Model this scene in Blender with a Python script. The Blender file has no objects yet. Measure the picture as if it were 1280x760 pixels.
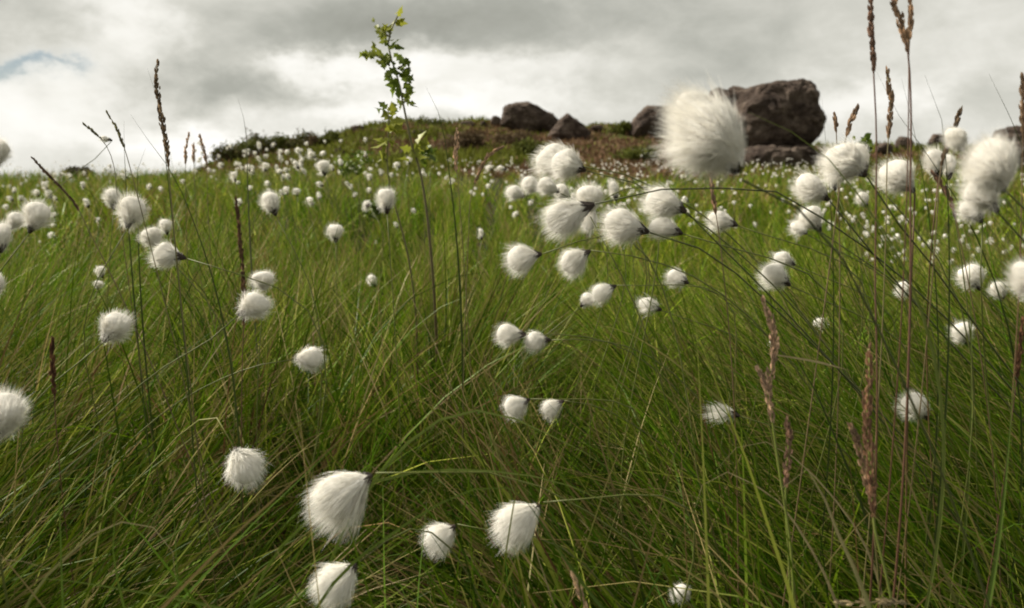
import bpy, math, random
import numpy as np
from mathutils import Vector

rng = np.random.default_rng(11)
random.seed(5)
S = bpy.context.scene
COL = S.collection

# ------------------------------------------------------------------ camera geometry
FPX = 1108.0                      # focal length in photo pixels (photo is 1280 wide)
EYE = 0.68                        # camera height above the bog
PITCH = math.atan((380 - 222) / FPX)
CP, SP = math.cos(PITCH), math.sin(PITCH)

def P(px, py, Y):
    """world point at distance Y along the view axis seen at photo pixel px,py"""
    a = (px - 640) / FPX; b = (380 - py) / FPX
    return np.array([Y * a, Y * (CP + b * SP), EYE + Y * (-SP + b * CP)])

def proj(p):
    p = np.asarray(p, float)
    y = p[..., 1]; z = p[..., 2] - EYE
    d = y * CP - z * SP
    u = y * SP + z * CP
    dd = np.where(np.abs(d) < 1e-6, 1e-6, d)
    return 640 + FPX * p[..., 0] / dd, 380 - FPX * u / dd, d

# ------------------------------------------------------------------ noise
_tab = np.random.default_rng(3).random((256, 256))
def vnoise(x, y):
    x = np.asarray(x, float); y = np.asarray(y, float)
    xi = np.floor(x).astype(int); yi = np.floor(y).astype(int)
    fx = x - xi; fy = y - yi
    fx = fx * fx * (3 - 2 * fx); fy = fy * fy * (3 - 2 * fy)
    g = lambda i, j: _tab[i & 255, j & 255]
    return ((g(xi, yi) * (1 - fx) + g(xi + 1, yi) * fx) * (1 - fy)
            + (g(xi, yi + 1) * (1 - fx) + g(xi + 1, yi + 1) * fx) * fy) * 2 - 1
def fbm(x, y, o=4):
    s = 0; a = 1.0
    for k in range(o):
        s = s + a * vnoise(x * 2 ** k + 17.3 * k, y * 2 ** k + 5.1 * k); a *= 0.5
    return s
def sstep(a, b, x):
    t = np.clip((x - a) / (b - a), 0, 1); return t * t * (3 - 2 * t)

# ------------------------------------------------------------------ terrain height
CREST_Y = 45.0
_cp = [(-900, 262), (0, 262), (180, 245), (240, 226), (265, 212), (300, 197), (325, 189), (350, 187), (375, 183), (400, 181), (440, 172), (470, 165),
       (520, 158), (560, 159), (600, 157), (630, 160), (700, 167), (750, 163), (790, 166), (850, 168), (900, 172), (960, 186),
       (1030, 190), (1110, 192), (1180, 190), (1260, 192), (1500, 200), (2200, 225)]
_cx = np.array([P(a, b, CREST_Y)[0] for a, b in _cp]); _cz = np.array([P(a, b, CREST_Y)[2] for a, b in _cp])
SHADE_DIPS = [(-0.20, 1.10, .17, .17, .34), (-0.16, .86, .12, .13, .22), (-.36, .74, .24, .09, .22), (.37, .78, .12, .12, .24), (-.62, 1.0, .10, .10, .18), (.12, 1.55, .10, .14, .2), (-.75, 1.7, .13, .16, .22), (.75, 1.6, .12, .16, .2), (-.2, 2.1, .2, .15, .2)]
def hgt(x, y):
    x = np.asarray(x, float); y = np.asarray(y, float)
    base = 0.033 * np.clip(y - 0.6, 0, 17.0)
    base = base + 0.26 * np.exp(-((x + 1.75) / 1.3) ** 2 - ((y - 5.6) / 2.2) ** 2)       # low mound
    base = base - 0.20 * np.exp(-((x - 2.0) / 2.0) ** 2 - ((y - 5.2) / 2.8) ** 2)
    for hx, hy, hw_, hl_, dp in SHADE_DIPS:                            # made-up dips, sunk so that the grass roots fall into shade
        base = base - dp * np.exp(-((x - hx) / hw_) ** 2 - ((y - hy) / hl_) ** 2)
    base = base + 0.035 * fbm(x * 1.3, y * 1.3, 3) * sstep(0.2, 2, y)
    R = np.interp(x * CREST_Y / np.clip(y, 18, CREST_Y), _cx, _cz)
    s = sstep(17, CREST_Y, y)
    h = base * (1 - s) + R * s
    far = np.clip(y - CREST_Y, 0, None)
    h = h - 0.05 * far - 0.00004 * far * far * (far < 400) * 0
    h = h + 0.16 * fbm(x * 0.55, y * 0.55, 4) * sstep(22, 34, y) + 0.02 * fbm(x * 0.7 + 9, y * 0.7, 2) * sstep(4, 10, y)
    return h
def H1(x, y): return float(hgt(np.array([x]), np.array([y]))[0])
def hitY(px, py, lo=1.5, hi=60.0):
    for Y in np.linspace(lo, hi, 600):
        p = P(px, py, Y)
        if p[2] <= H1(p[0], p[1]): return Y
    return CREST_Y - 1

# ------------------------------------------------------------------ mesh helpers
def make_mesh(name, V, quads=None, tris=None, mats=(), tint=None, smooth=True, mi=None):
    me = bpy.data.meshes.new(name)
    V = np.ascontiguousarray(V, dtype=np.float32).reshape(-1, 3)
    me.vertices.add(len(V)); me.vertices.foreach_set('co', V.ravel())
    q = np.zeros((0, 4), int) if quads is None else np.asarray(quads, int).reshape(-1, 4)
    t = np.zeros((0, 3), int) if tris is None else np.asarray(tris, int).reshape(-1, 3)
    idx = np.concatenate([q.ravel(), t.ravel()]).astype(np.int32)
    start = np.concatenate([np.arange(len(q)) * 4, len(q) * 4 + np.arange(len(t)) * 3]).astype(np.int32)
    me.loops.add(len(idx)); me.loops.foreach_set('vertex_index', idx)
    me.polygons.add(len(start)); me.polygons.foreach_set('loop_start', start)
    for m in mats: me.materials.append(m)
    if mi is not None: me.polygons.foreach_set('material_index', np.asarray(mi, np.int32))
    me.polygons.foreach_set('use_smooth', np.full(len(start), smooth, dtype=bool))
    if tint is not None:
        a = me.attributes.new('tint', 'FLOAT_COLOR', 'POINT')
        c = np.ones((len(V), 4), np.float32); c[:, :3] = np.asarray(tint, np.float32).reshape(-1, 3)
        a.data.foreach_set('color', c.ravel())
    me.update(calc_edges=True); me.validate()
    return me

def link(name, me, parent=None, loc=None):
    o = bpy.data.objects.new(name, me); COL.objects.link(o)
    if loc is not None: o.location = [float(v) for v in loc]
    if parent is not None: o.parent = parent
    return o
def empty(name, loc):
    o = bpy.data.objects.new(name, None); COL.objects.link(o)
    o.location = [float(v) for v in loc]; o.empty_display_size = 0.02
    return o
def tag(o, label=None, cat=None, group=None, kind='thing'):
    if label: o['label'] = label
    if cat: o['category'] = cat
    if group: o['group'] = group
    if kind: o['kind'] = kind
    return o

class Geo:
    """collects geometry (vertices, quads, tris, tint, material index)"""
    def __init__(s): s.V = []; s.Q = []; s.T = []; s.C = []; s.mq = []; s.mt = []; s.n = 0
    def add(s, V, Q=None, T=None, col=(1, 1, 1), m=0):
        V = np.asarray(V, float).reshape(-1, 3)
        if Q is not None and len(Q): s.Q.append(np.asarray(Q, int).reshape(-1, 4) + s.n); s.mq.append(np.full(len(s.Q[-1]), m))
        if T is not None and len(T): s.T.append(np.asarray(T, int).reshape(-1, 3) + s.n); s.mt.append(np.full(len(s.T[-1]), m))
        c = np.asarray(col, float)
        s.C.append(np.broadcast_to(c, (len(V), 3)) if c.ndim == 1 else c.reshape(-1, 3))
        s.V.append(V); s.n += len(V)
    def mesh(s, name, mats, org=(0, 0, 0), smooth=True):
        V = np.concatenate(s.V) - np.asarray(org, float)
        Q = np.concatenate(s.Q) if s.Q else None; T = np.concatenate(s.T) if s.T else None
        mi = np.concatenate((s.mq if s.mq else []) + (s.mt if s.mt else []))
        return make_mesh(name, V, Q, T, mats, np.concatenate(s.C), smooth, mi)
    def build(s, name, mats, parent=None, org=(0, 0, 0), loc=None, smooth=True):
        return link(name, s.mesh(name, mats, org, smooth), parent, loc)

def ribbons(Cn, hw, side, col):
    """Cn N,K,3 centre lines; hw N,K half widths; side N,K,3 unit; col N,K,3 -> V,Q,C"""
    N, K, _ = Cn.shape
    V = np.empty((N, K, 2, 3)); V[:, :, 0] = Cn - side * hw[..., None]; V[:, :, 1] = Cn + side * hw[..., None]
    b = (np.arange(N) * K * 2)[:, None] + (np.arange(K - 1) * 2)[None, :]
    Q = np.stack([b, b + 1, b + 3, b + 2], -1).reshape(-1, 4)
    C = np.repeat(col[:, :, None, :], 2, 2)
    return V.reshape(-1, 3), Q, C.reshape(-1, 3)

def nrm(v): return v / (np.linalg.norm(v, axis=-1, keepdims=True) + 1e-12)
def tangents(C):
    t = np.gradient(C, axis=-2); return nrm(t)

def smooth_path(pts, n):
    """cubic Hermite through pts, chord-length spaced"""
    p = np.asarray(pts, float)
    if len(p) == 2: return p[0] + (p[1] - p[0]) * np.linspace(0, 1, n)[:, None]
    h = np.linalg.norm(np.diff(p, axis=0), axis=1) + 1e-9; T = np.concatenate([[0], np.cumsum(h)])
    sl = np.diff(p, axis=0) / h[:, None]
    m = np.empty_like(p); m[0] = sl[0]; m[-1] = sl[-1]
    m[1:-1] = (sl[:-1] * h[1:, None] + sl[1:] * h[:-1, None]) / (h[1:] + h[:-1])[:, None]
    q = np.linspace(0, T[-1], n); k = np.clip(np.searchsorted(T, q, side='right') - 1, 0, len(h) - 1)
    u = ((q - T[k]) / h[k])[:, None]; H = h[k][:, None]
    return (2 * u ** 3 - 3 * u ** 2 + 1) * p[k] + (u ** 3 - 2 * u ** 2 + u) * H * m[k] + (3 * u ** 2 - 2 * u ** 3) * p[k + 1] + (u ** 3 - u ** 2) * H * m[k + 1]

def tube(path, rad, sides=6):
    path = np.asarray(path, float); K = len(path); rad = np.broadcast_to(rad, (K,))
    t = tangents(path)
    ref = np.array([0.0, 1.0, 0.0]); 
    a = nrm(np.cross(t, ref) + 1e-9); b = np.cross(t, a)
    ang = np.linspace(0, 2 * np.pi, sides, endpoint=False)
    V = path[:, None] + rad[:, None, None] * (a[:, None] * np.cos(ang)[None, :, None] + b[:, None] * np.sin(ang)[None, :, None])
    i = np.arange(K - 1)[:, None] * sides; j = np.arange(sides)[None]; j2 = (j + 1) % sides
    Q = np.stack([i + j, i + j2, i + sides + j2, i + sides + j], -1).reshape(-1, 4)
    V = V.reshape(-1, 3)
    T = [[0, k + 1, k] for k in range(1, sides - 1)] + [[(K - 1) * sides, (K - 1) * sides + k, (K - 1) * sides + k + 1] for k in range(1, sides - 1)]
    return V, Q, T

# ------------------------------------------------------------------ materials
def mat(name):
    m = bpy.data.materials.new(name); m.use_nodes = True
    nt = m.node_tree; nt.nodes.clear()
    out = nt.nodes.new('ShaderNodeOutputMaterial')
    return m, nt, out
def leafy(name, trans=0.35, rough=0.5, spec=0.25, var=0.25):
    m, nt, out = mat(name); N = nt.nodes.new; L = nt.links.new
    at = N('ShaderNodeAttribute'); at.attribute_name = 'tint'
    tc = N('ShaderNodeNewGeometry'); no = N('ShaderNodeTexNoise'); no.inputs['Scale'].default_value = 90; no.inputs['Detail'].default_value = 2
    L(tc.outputs['Position'], no.inputs['Vector'])
    mr = N('ShaderNodeMapRange'); mr.inputs['To Min'].default_value = 1 - var; mr.inputs['To Max'].default_value = 1 + var
    L(no.outputs['Fac'], mr.inputs['Value'])
    mu = N('ShaderNodeVectorMath'); mu.operation = 'SCALE'; L(at.outputs['Color'], mu.inputs[0]); L(mr.outputs['Result'], mu.inputs['Scale'])
    pr = N('ShaderNodeBsdfPrincipled'); pr.inputs['Roughness'].default_value = rough; pr.inputs['Specular IOR Level'].default_value = spec
    L(mu.outputs[0], pr.inputs['Base Color'])
    tr = N('ShaderNodeBsdfTranslucent'); L(mu.outputs[0], tr.inputs['Color'])
    mx = N('ShaderNodeMixShader'); mx.inputs[0].default_value = trans
    L(pr.outputs[0], mx.inputs[1]); L(tr.outputs[0], mx.inputs[2]); L(mx.outputs[0], out.inputs['Surface'])
    return m
M_GRASS = leafy('grass_blade_material', 0.14, 0.45, 0.08)
M_HEATH = leafy('heath_material', 0.2, 0.8, 0.1)
M_LEAF = leafy('leaf_material', 0.4, 0.45, 0.3)
M_STEM = leafy('stem_material', 0.0, 0.5, 0.3)
M_SEED = leafy('seed_material', 0.25, 0.6, 0.2)
M_BRACT = leafy('bract_material', 0.0, 0.55, 0.25)

m, nt, out = mat('cotton_fluff'); N = nt.nodes.new; L = nt.links.new
at = N('ShaderNodeAttribute'); at.attribute_name = 'tint'
df = N('ShaderNodeBsdfDiffuse'); tr = N('ShaderNodeBsdfTranslucent'); mx = N('ShaderNodeMixShader'); mx.inputs[0].default_value = 0.45
L(at.outputs['Color'], df.inputs['Color']); L(at.outputs['Color'], tr.inputs['Color'])
L(df.outputs[0], mx.inputs[1]); L(tr.outputs[0], mx.inputs[2]); L(mx.outputs[0], out.inputs['Surface'])
M_FLUFF = m

def ground_mat(name, stops, scale, bump=0.4, detail=8):
    m, nt, out = mat(name); N = nt.nodes.new; L = nt.links.new
    g = N('ShaderNodeNewGeometry'); no = N('ShaderNodeTexNoise'); no.inputs['Scale'].default_value = scale; no.inputs['Detail'].default_value = detail
    no.inputs['Roughness'].default_value = 0.65; no.inputs['Distortion'].default_value = 0.4
    L(g.outputs['Position'], no.inputs['Vector'])
    cr = N('ShaderNodeValToRGB'); e = cr.color_ramp.elements
    e[0].position = stops[0][0]; e[0].color = (*stops[0][1], 1); e[1].position = stops[-1][0]; e[1].color = (*stops[-1][1], 1)
    for p, c in stops[1:-1]: k = e.new(p); k.color = (*c, 1)
    L(no.outputs['Fac'], cr.inputs['Fac'])
    n2 = N('ShaderNodeTexNoise'); n2.inputs['Scale'].default_value = scale * 14; n2.inputs['Detail'].default_value = 6; L(g.outputs['Position'], n2.inputs['Vector'])
    bp = N('ShaderNodeBump'); bp.inputs['Strength'].default_value = bump; bp.inputs['Distance'].default_value = 0.1 / max(scale, .2); L(n2.outputs['Fac'], bp.inputs['Height'])
    pr = N('ShaderNodeBsdfPrincipled'); pr.inputs['Roughness'].default_value = 0.95; pr.inputs['Specular IOR Level'].default_value = 0.1
    L(cr.outputs['Color'], pr.inputs['Base Color']); L(bp.outputs[0], pr.inputs['Normal']); L(pr.outputs[0], out.inputs['Surface'])
    return m
M_SOIL = ground_mat('peat_ground', [(0.3, (0.02, 0.016, 0.008)), (0.55, (0.035, 0.035, 0.012)), (0.7, (0.03, 0.022, 0.012))], 3.0)
M_HILL = ground_mat('heather_hill', [(0.36, (0.055, 0.03, 0.018)), (0.47, (0.085, 0.055, 0.03)), (0.54, (0.08, 0.085, 0.022)), (0.66, (0.06, 0.09, 0.015))], 0.28, 0.8)

m, nt, out = mat('gritstone'); N = nt.nodes.new; L = nt.links.new
g = N('ShaderNodeNewGeometry')
n1 = N('ShaderNodeTexNoise'); n1.inputs['Scale'].default_value = 1.6; n1.inputs['Detail'].default_value = 10; n1.inputs['Roughness'].default_value = 0.7
L(g.outputs['Position'], n1.inputs['Vector'])
cr = N('ShaderNodeValToRGB'); e = cr.color_ramp.elements
e[0].position = 0.34; e[0].color = (0.032, 0.023, 0.018, 1); e[1].position = 0.66; e[1].color = (0.24, 0.19, 0.15, 1)
k = e.new(0.5); k.color = (0.10, 0.073, 0.057, 1)
L(n1.outputs['Fac'], cr.inputs['Fac'])
n3 = N('ShaderNodeTexNoise'); n3.inputs['Scale'].default_value = 4.5; n3.inputs['Detail'].default_value = 8; n3.inputs['Roughness'].default_value = 0.75; L(g.outputs['Position'], n3.inputs['Vector'])
lr = N('ShaderNodeMapRange'); lr.inputs['From Min'].default_value = 0.6; lr.inputs['From Max'].default_value = 0.72; L(n3.outputs['Fac'], lr.inputs['Value'])
mxc = N('ShaderNodeMix'); mxc.data_type = 'RGBA'; L(lr.outputs['Result'], mxc.inputs[0]); L(cr.outputs['Color'], mxc.inputs[6]); mxc.inputs[7].default_value = (0.24, 0.2, 0.16, 1)
mp = N('ShaderNodeMapping'); mp.inputs['Scale'].default_value = (1.2, 1.2, 4.0); L(g.outputs['Position'], mp.inputs['Vector'])
n2 = N('ShaderNodeTexNoise'); n2.inputs['Scale'].default_value = 2.2; n2.inputs['Detail'].default_value = 12; n2.inputs['Roughness'].default_value = 0.75; L(mp.outputs[0], n2.inputs['Vector'])
bp = N('ShaderNodeBump'); bp.inputs['Strength'].default_value = 1.0; bp.inputs['Distance'].default_value = 0.25; L(n2.outputs['Fac'], bp.inputs['Height'])
pr = N('ShaderNodeBsdfPrincipled'); pr.inputs['Roughness'].default_value = 0.9; pr.inputs['Specular IOR Level'].default_value = 0.2
L(mxc.outputs[2], pr.inputs['Base Color']); L(bp.outputs[0], pr.inputs['Normal']); L(pr.outputs[0], out.inputs['Surface'])
M_ROCK = m

# ------------------------------------------------------------------ ground and hill sheets
def sheet(name, ys, mt):
    xs = np.concatenate([-np.geomspace(400, 40, 12)[:-1], np.linspace(-40, -8, 80), np.linspace(-8, 8, 161)[1:-1], np.linspace(8, 40, 80), np.geomspace(40, 400, 12)[1:]])
    X, Yg = np.meshgrid(xs, ys); Z = hgt(X, Yg)
    V = np.stack([X, Yg, Z], -1).reshape(-1, 3); n = len(xs)
    i = (np.arange(len(ys) - 1) * n)[:, None]; j = np.arange(n - 1)[None]
    Q = np.stack([i + j, i + j + 1, i + n + j + 1, i + n + j], -1).reshape(-1, 4)
    return tag(link(name, make_mesh(name, V, Q, None, [mt])), kind='structure')
sheet('ground', np.concatenate([np.linspace(-40, -2, 20), np.linspace(-1.8, 8, 200), np.linspace(8.2, 21, 70)]), M_SOIL)
sheet('hill', np.concatenate([np.linspace(21, 50, 170), np.geomspace(50.5, 600, 40)]), M_HILL)

# ------------------------------------------------------------------ cotton tufts
WHITE = np.array([0.93, 0.91, 0.855])
def fluff_geo(G, base, axis, Ln, Wd, n, seed, sag=(0, 0, -1), sagk=0.12, fan=0.0, ragged=0.1, K=5, fw=0.011, core=0.66, hollow=0.0):
    """fine fibres fanning out from the bract at `base` along `axis` into an egg of length Ln and width Wd"""
    r = np.random.default_rng(seed)
    axis = nrm(np.asarray(axis, float)); ref = np.array([0, 0, 1.0]) if abs(axis[2]) < .9 else np.array([1.0, 0, 0])
    e1 = nrm(np.cross(axis, ref)); e2 = np.cross(axis, e1)
    # directions over the egg
    u = r.normal(size=(n, 3)); u = nrm(u)
    nc = max(14, n // 22); cl = nrm(r.normal(size=(nc, 3)))
    k = np.argmax(u @ cl.T, 1); u = nrm(u * 0.80 + cl[k] * 0.20 + r.normal(size=(n, 3)) * 0.05)
    clr = 1 + r.normal(size=nc) * ragged
    rad = (0.76 + 0.25 * r.random(n) ** 0.6) * clr[k] * np.where(r.random(n) < .05, r.uniform(1.05, 1.2, n), 1)
    ph_ = r.uniform(0, 6.28, 6); fr_ = r.normal(size=(6, 3)) * 1.7
    lump_ = lambda q: 1 + .055 * np.sin(q @ fr_.T + ph_).sum(-1)
    rad = rad * lump_(u)
    wx = Wd / 2 * (0.9 + 0.2 * r.random()); wy = Wd / 2 * (0.9 + 0.2 * r.random())
    taper = 1 - 0.38 * np.clip(-u[:, 2], 0, 1) ** 1.2        # narrower at the bract end
    E = np.stack([u[:, 0] * wx * rad * taper, u[:, 1] * wy * rad * taper, Ln * 0.53 + u[:, 2] * Ln * 0.49 * rad], -1)
    A0 = np.stack([r.normal(size=n) * Wd * 0.035, r.normal(size=n) * Wd * 0.035, Ln * (0.03 + 0.22 * r.random(n))], -1)
    Cm = A0 * 0.5 + E * 0.5
    rd = nrm(np.stack([E[:, 0], E[:, 1], E[:, 2] * 0 - 0.0], -1))
    Cm = Cm + rd * (Wd * 0.10) + np.array([0, 0, 1.0]) * Ln * (0.05 - 0.06 * fan)
    t = np.linspace(0, 1, K)[None, :, None]
    C = (1 - t) ** 2 * A0[:, None] + 2 * t * (1 - t) * Cm[:, None] + t ** 2 * E[:, None]
    C = C + r.normal(size=(n, 1, 3)) * (t ** 2) * Ln * 0.045 + r.normal(size=(n, 1, 3)) * np.sin(t * 3.1) * Ln * .018
    Cw = base + C[..., 0:1] * e1 + C[..., 1:2] * e2 + C[..., 2:3] * axis
    Cw = Cw + np.asarray(sag, float) * (t ** 2) * Ln * sagk * (0.6 + 0.8 * r.random((n, 1, 1)))
    cen = base + axis * Ln * 0.45
    outw = nrm(Cw - cen); tg = tangents(Cw)
    side = nrm(np.cross(tg, outw) + r.normal(size=Cw.shape) * 0.25)
    hw = Ln * fw * (0.5 + 0.6 * r.random((n, 1))) * (1.0 - 0.88 * np.linspace(0, 1, K)[None] ** 1.5)
    col = WHITE * (1 + r.normal(size=(n, 1, 1)) * 0.035) * np.ones((n, K, 1))
    col = np.clip(col + r.normal(size=(n, 1, 1)) * np.array([0, -0.006, -0.02]), 0, 0.95)
    V, Q, Cc = ribbons(Cw, hw, side, col); G.add(V, Q, None, Cc)
    if core > 0:
        nu, nv = 14, 9
        th = np.linspace(0, 2 * np.pi, nu, endpoint=False); ph = np.linspace(0.05, np.pi - 0.05, nv)
        TH, PH = np.meshgrid(th, ph)
        d = np.stack([np.sin(PH) * np.cos(TH), np.sin(PH) * np.sin(TH), -np.cos(PH)], -1)
        rr = core * lump_(d)
        tp = 1 - 0.5 * np.clip(-d[..., 2], 0, 1)
        X = d * rr[..., None] * np.array([wx, wy, Ln * 0.47]); X[..., 0] *= tp; X[..., 1] *= tp
        tt = (d[..., 2:3] + 1) / 2
        Vc = base + X[..., 0:1] * e1 + X[..., 1:2] * e2 + (X[..., 2:3] + Ln * 0.52) * axis + np.asarray(sag, float) * tt ** 2 * Ln * sagk * 0.6
        i = (np.arange(nv - 1) * nu)[:, None]; j = np.arange(nu)[None]; j2 = (j + 1) % nu
        Q = np.stack([i + j, i + j2, i + nu + j2, i + nu + j], -1).reshape(-1, 4)
        G.add(Vc.reshape(-1, 3), Q, None, WHITE * 0.96)

def bract_geo(G, base, axis, Ln, Wd, seed, size=1.0, m=0):
    r = np.random.default_rng(seed + 77); axis = nrm(np.asarray(axis, float))
    col = np.array([0.036, 0.026, 0.020]); size = size * .82
    back = base - axis * Ln * 0.10 * size
    path = np.array([back, base - axis * Ln * .02, base + axis * Ln * 0.08 * size, base + axis * Ln * 0.2 * size])
    V, Q, T = tube(path, np.array([0.02, 0.075, 0.085, 0.02]) * Ln * size, 7); G.add(V, Q, T, col, m)
    # pointed scales lying over the foot of the fluff
    ns = 9; ref = np.array([0, 0, 1.0]) if abs(axis[2]) < .9 else np.array([1.0, 0, 0])
    e1 = nrm(np.cross(axis, ref)); e2 = np.cross(axis, e1)
    for q in range(ns):
        a = 2 * np.pi * q / ns + r.normal() * .25; d = e1 * np.cos(a) + e2 * np.sin(a); sd = -e1 * np.sin(a) + e2 * np.cos(a)
        l = Ln * (0.17 + 0.16 * r.random()) * size
        C = np.array([back + d * Ln * .03, base + d * Ln * .085 + axis * l * .2, base + d * (Ln * .085 + Wd * .06) + axis * l * .6, base + d * (Ln * .09 + Wd * .12) + axis * l])
        w = np.array([0.03, 0.06, 0.045, 0.004]) * Ln * size
        Vr, Qr, Cr = ribbons(C[None], w[None], np.broadcast_to(sd, (1, 4, 3)), np.broadcast_to(col * (0.8 + .8 * r.random()), (1, 4, 3)))
        G.add(Vr, Qr, None, Cr, m)

STEM_G = np.array([0.10, 0.115, 0.028]); STEM_R = np.array([0.10, 0.055, 0.026]); STEM_D = np.array([0.05, 0.06, 0.018])
HEADS = []   # (px,py,rx,ry,depth) zones kept clear of grass blades lying in front
def cotton(label, cx, cy, w, h, bx, by, Y=None, path=None, root=None, sagk=0.12, ragged=0.075, fan=0.0, tilt=0.0, stem=STEM_G, bract=1.0, fw=0.0072,
           group='cotton grass tufts in the near grass', size=0.040, dens=1.0, core=0.70, rs=1.0, clear=True, seed=None, extra=None):
    big = max(w, h)
    if Y is None: Y = size * FPX / big
    seed = int(cx * 7 + cy * 13) if seed is None else seed
    base = P(bx, by, Y); cen = P(cx, cy, Y)
    d = cen - base
    ux, uy = cx - bx, cy - by; q = math.hypot(ux, uy)
    view = nrm(P(cx, cy, 1.0) - np.array([0, 0, EYE]))
    if q < 4: ax2 = view * 0.9 + np.array([-.2, 0, .2]); Lpx = big; Wpx = min(w, h)
    else:
        ux /= q; uy /= q
        Lpx = math.hypot(ux * w, uy * h); Wpx = math.hypot(uy * w, ux * h)
        ax2 = nrm(d) + view * tilt
    axis = nrm(ax2); Ln = Lpx / FPX * Y * 1.02; Wd = Wpx / FPX * Y * 1.0
    if q < 4: base = cen - axis * Ln * .5
    elif q * 2 < Lpx * 0.8:                     # bract lies inside the outline: fluff blown back over it
        base = cen - nrm(d) * (Lpx / FPX * Y) * 0.46
    sagv = nrm(np.array([-0.5, 0.05, -0.75]))
    # stem
    back = base - axis * Ln * 0.10
    if path:
        pts = [back] + [P(a, b, Y * (1 + 0.03 * i)) for i, (a, b) in enumerate(path)]
    else:
        pts = [back]
    last = pts[-1]
    if root is None:
        sgn = 1 if bx >= cx - 3 else -1
        root = sgn * (0.05 + 0.16 * random.random())
    if path:                                    # carry on the way the visible stem is heading, bending down to its root
        dv = pts[-1] - pts[-2]; drop = max(.05, last[2] - H1(last[0], last[1]))
        root = float(np.clip(dv[0] / max(abs(dv[2]), .02), -1.3, 1.3)) * drop * .55 if dv[2] < 0 else math.copysign(.18, dv[0])
    rx, ry = last[0] + root, last[1] + random.uniform(0.0, 0.08)
    rz = H1(rx, ry) - 0.01
    if not path:
        k = -axis * min(0.10, 0.5 * abs(last[2] - rz))
        pts.append(last + np.array([k[0] * .9 + root * .25, k[1] * .5, k[2] * .5 - 0.03]))
        pts.append(np.array([last[0] + root * .72, (last[1] + ry) / 2, rz + (last[2] - rz) * .5]))
    else:
        pts.append(np.array([last[0] + root * .68, (last[1] + ry) / 2, rz + (last[2] - rz) * .45]))
    pts.append(np.array([rx, ry, rz]))
    th = empty('cotton_grass', (rx, ry, rz)); tag(th, label, 'cotton grass', group)
    org = np.array([rx, ry, rz])
    sp = smooth_path(pts, 20); 
    G = Geo(); V, Q, T = tube(sp, np.linspace(0.0006, 0.0011, 20) * rs * max(1, Y / 2.0), 6)
    G.add(V, Q, T, np.repeat(np.linspace(0, 1, 20)[:, None] * 0.5 * (STEM_G - stem) + stem, 6, 0)); G.build('stem', [M_STEM], th, org)
    n = int(np.clip(big * 46, 320, 4200) * dens)
    G = Geo(); fluff_geo(G, base, axis, Ln, Wd, n, seed, sagv, sagk, fan, ragged, 5 if big > 20 else 4, fw if big > 30 else fw * 1.5, core)
    for (ex, ey, ew, eh) in (extra or []):
        ec = P(ex, ey, Y); eb = base + (cen - base) * .75; ea = ec - eb; el_ = np.linalg.norm(ea) + eh / FPX * Y * .5
        fluff_geo(G, eb, ea, el_, ew / FPX * Y, n // 2, seed + 5, sagv, sagk, fan, ragged, 5, fw * .8, core * .8)
    G.build('tuft', [M_FLUFF], th, org)
    if bract > 0:
        G = Geo(); bract_geo(G, base, axis, Ln, Wd, seed, bract); G.build('bract', [M_BRACT], th, org)
    if clear: HEADS.append((cx, cy, w * .5, h * .5, Y))
    return th

c = cotton
# --- the big blurred tuft and its neighbours
c('largest blurred creamy cotton tuft covering the left side of the big crag', 894, 160, 96, 126, 922, 214, Y=0.46, path=[(940, 222), (985, 250), (1050, 318), (1095, 405)], root=.06, stem=STEM_D, fan=.3, ragged=.11, sagk=.2, bract=.35, fw=.006, dens=1.3, extra=[(857, 113, 62, 48)])
c('rear round tuft of the touching pair below the flat topped rock', 685, 192, 54, 50, 718, 205, Y=0.93, path=[(760, 212), (830, 240)], root=.2, bract=.4)
c('front tuft of the touching pair below the flat topped rock, dark bract at its right', 708, 203, 44, 50, 729, 212, Y=0.88, path=[(775, 222), (850, 262)], root=.2)
c('plump egg shaped tuft held on a thin stem arching to the right under the pair', 702, 271, 64, 54, 738, 257, Y=0.72, path=[(800, 240), (885, 236), (960, 236), (1010, 262)], root=.10, stem=STEM_D)
c('pale tuft hidden behind the plump egg shaped tuft', 738, 246, 40, 44, 738, 258, Y=1.0, bract=0)
c('long drooping white tail of fluff under the tuft behind the egg shaped one', 737, 276, 22, 34, 742, 258, Y=1.02, bract=0, ragged=.2)
c('fat oval tuft with dark bract on its lower right, left of two bunched ones', 780, 280, 56, 52, 807, 289, Y=0.74, path=[(850, 300), (905, 330), (960, 378)], root=.08, stem=STEM_D)
c('wide tuft crossed by three thin stems, above the small tuft with a dark bract', 826, 248, 58, 50, 854, 263, Y=0.80, path=[(905, 312), (965, 372)], root=.10, stem=STEM_D)
c('small flattened tuft with dark bract squeezed under the wide crossed tuft', 831, 284, 44, 32, 850, 291, Y=0.86, root=.2)
c('round tuft with black bract on right whose stem rises to the right', 655, 321, 42, 44, 674, 318, Y=0.92, path=[(715, 304), (760, 294)], root=.16)
c('leaning oblong tuft with thin level stem, right of the round one', 713, 328, 44, 38, 735, 315, Y=0.98, path=[(790, 320), (850, 338)], root=.14)
c('upper tuft of a joined pair lying on the grass below the oblong one', 753, 365, 32, 30, 768, 358, Y=1.15, root=.2)
c('lower tuft of a joined pair lying on the grass, bract at its left', 734, 374, 24, 24, 728, 381, Y=1.17, root=-.06)
c('compact tuft with black eye, standing alone right of the joined pair', 846, 346, 32, 32, 853, 350, Y=1.2, path=[(885, 362), (930, 395)], root=.14, tilt=.7)
c('low ragged tuft half sunk in grass below the one with a black eye', 812, 381, 32, 26, 823, 386, Y=1.2, root=.15, ragged=.2)
c('white tuft behind a brown stalk, under the largest blurred tuft', 900, 273, 42, 34, 919, 281, Y=0.98, root=.18)
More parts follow.
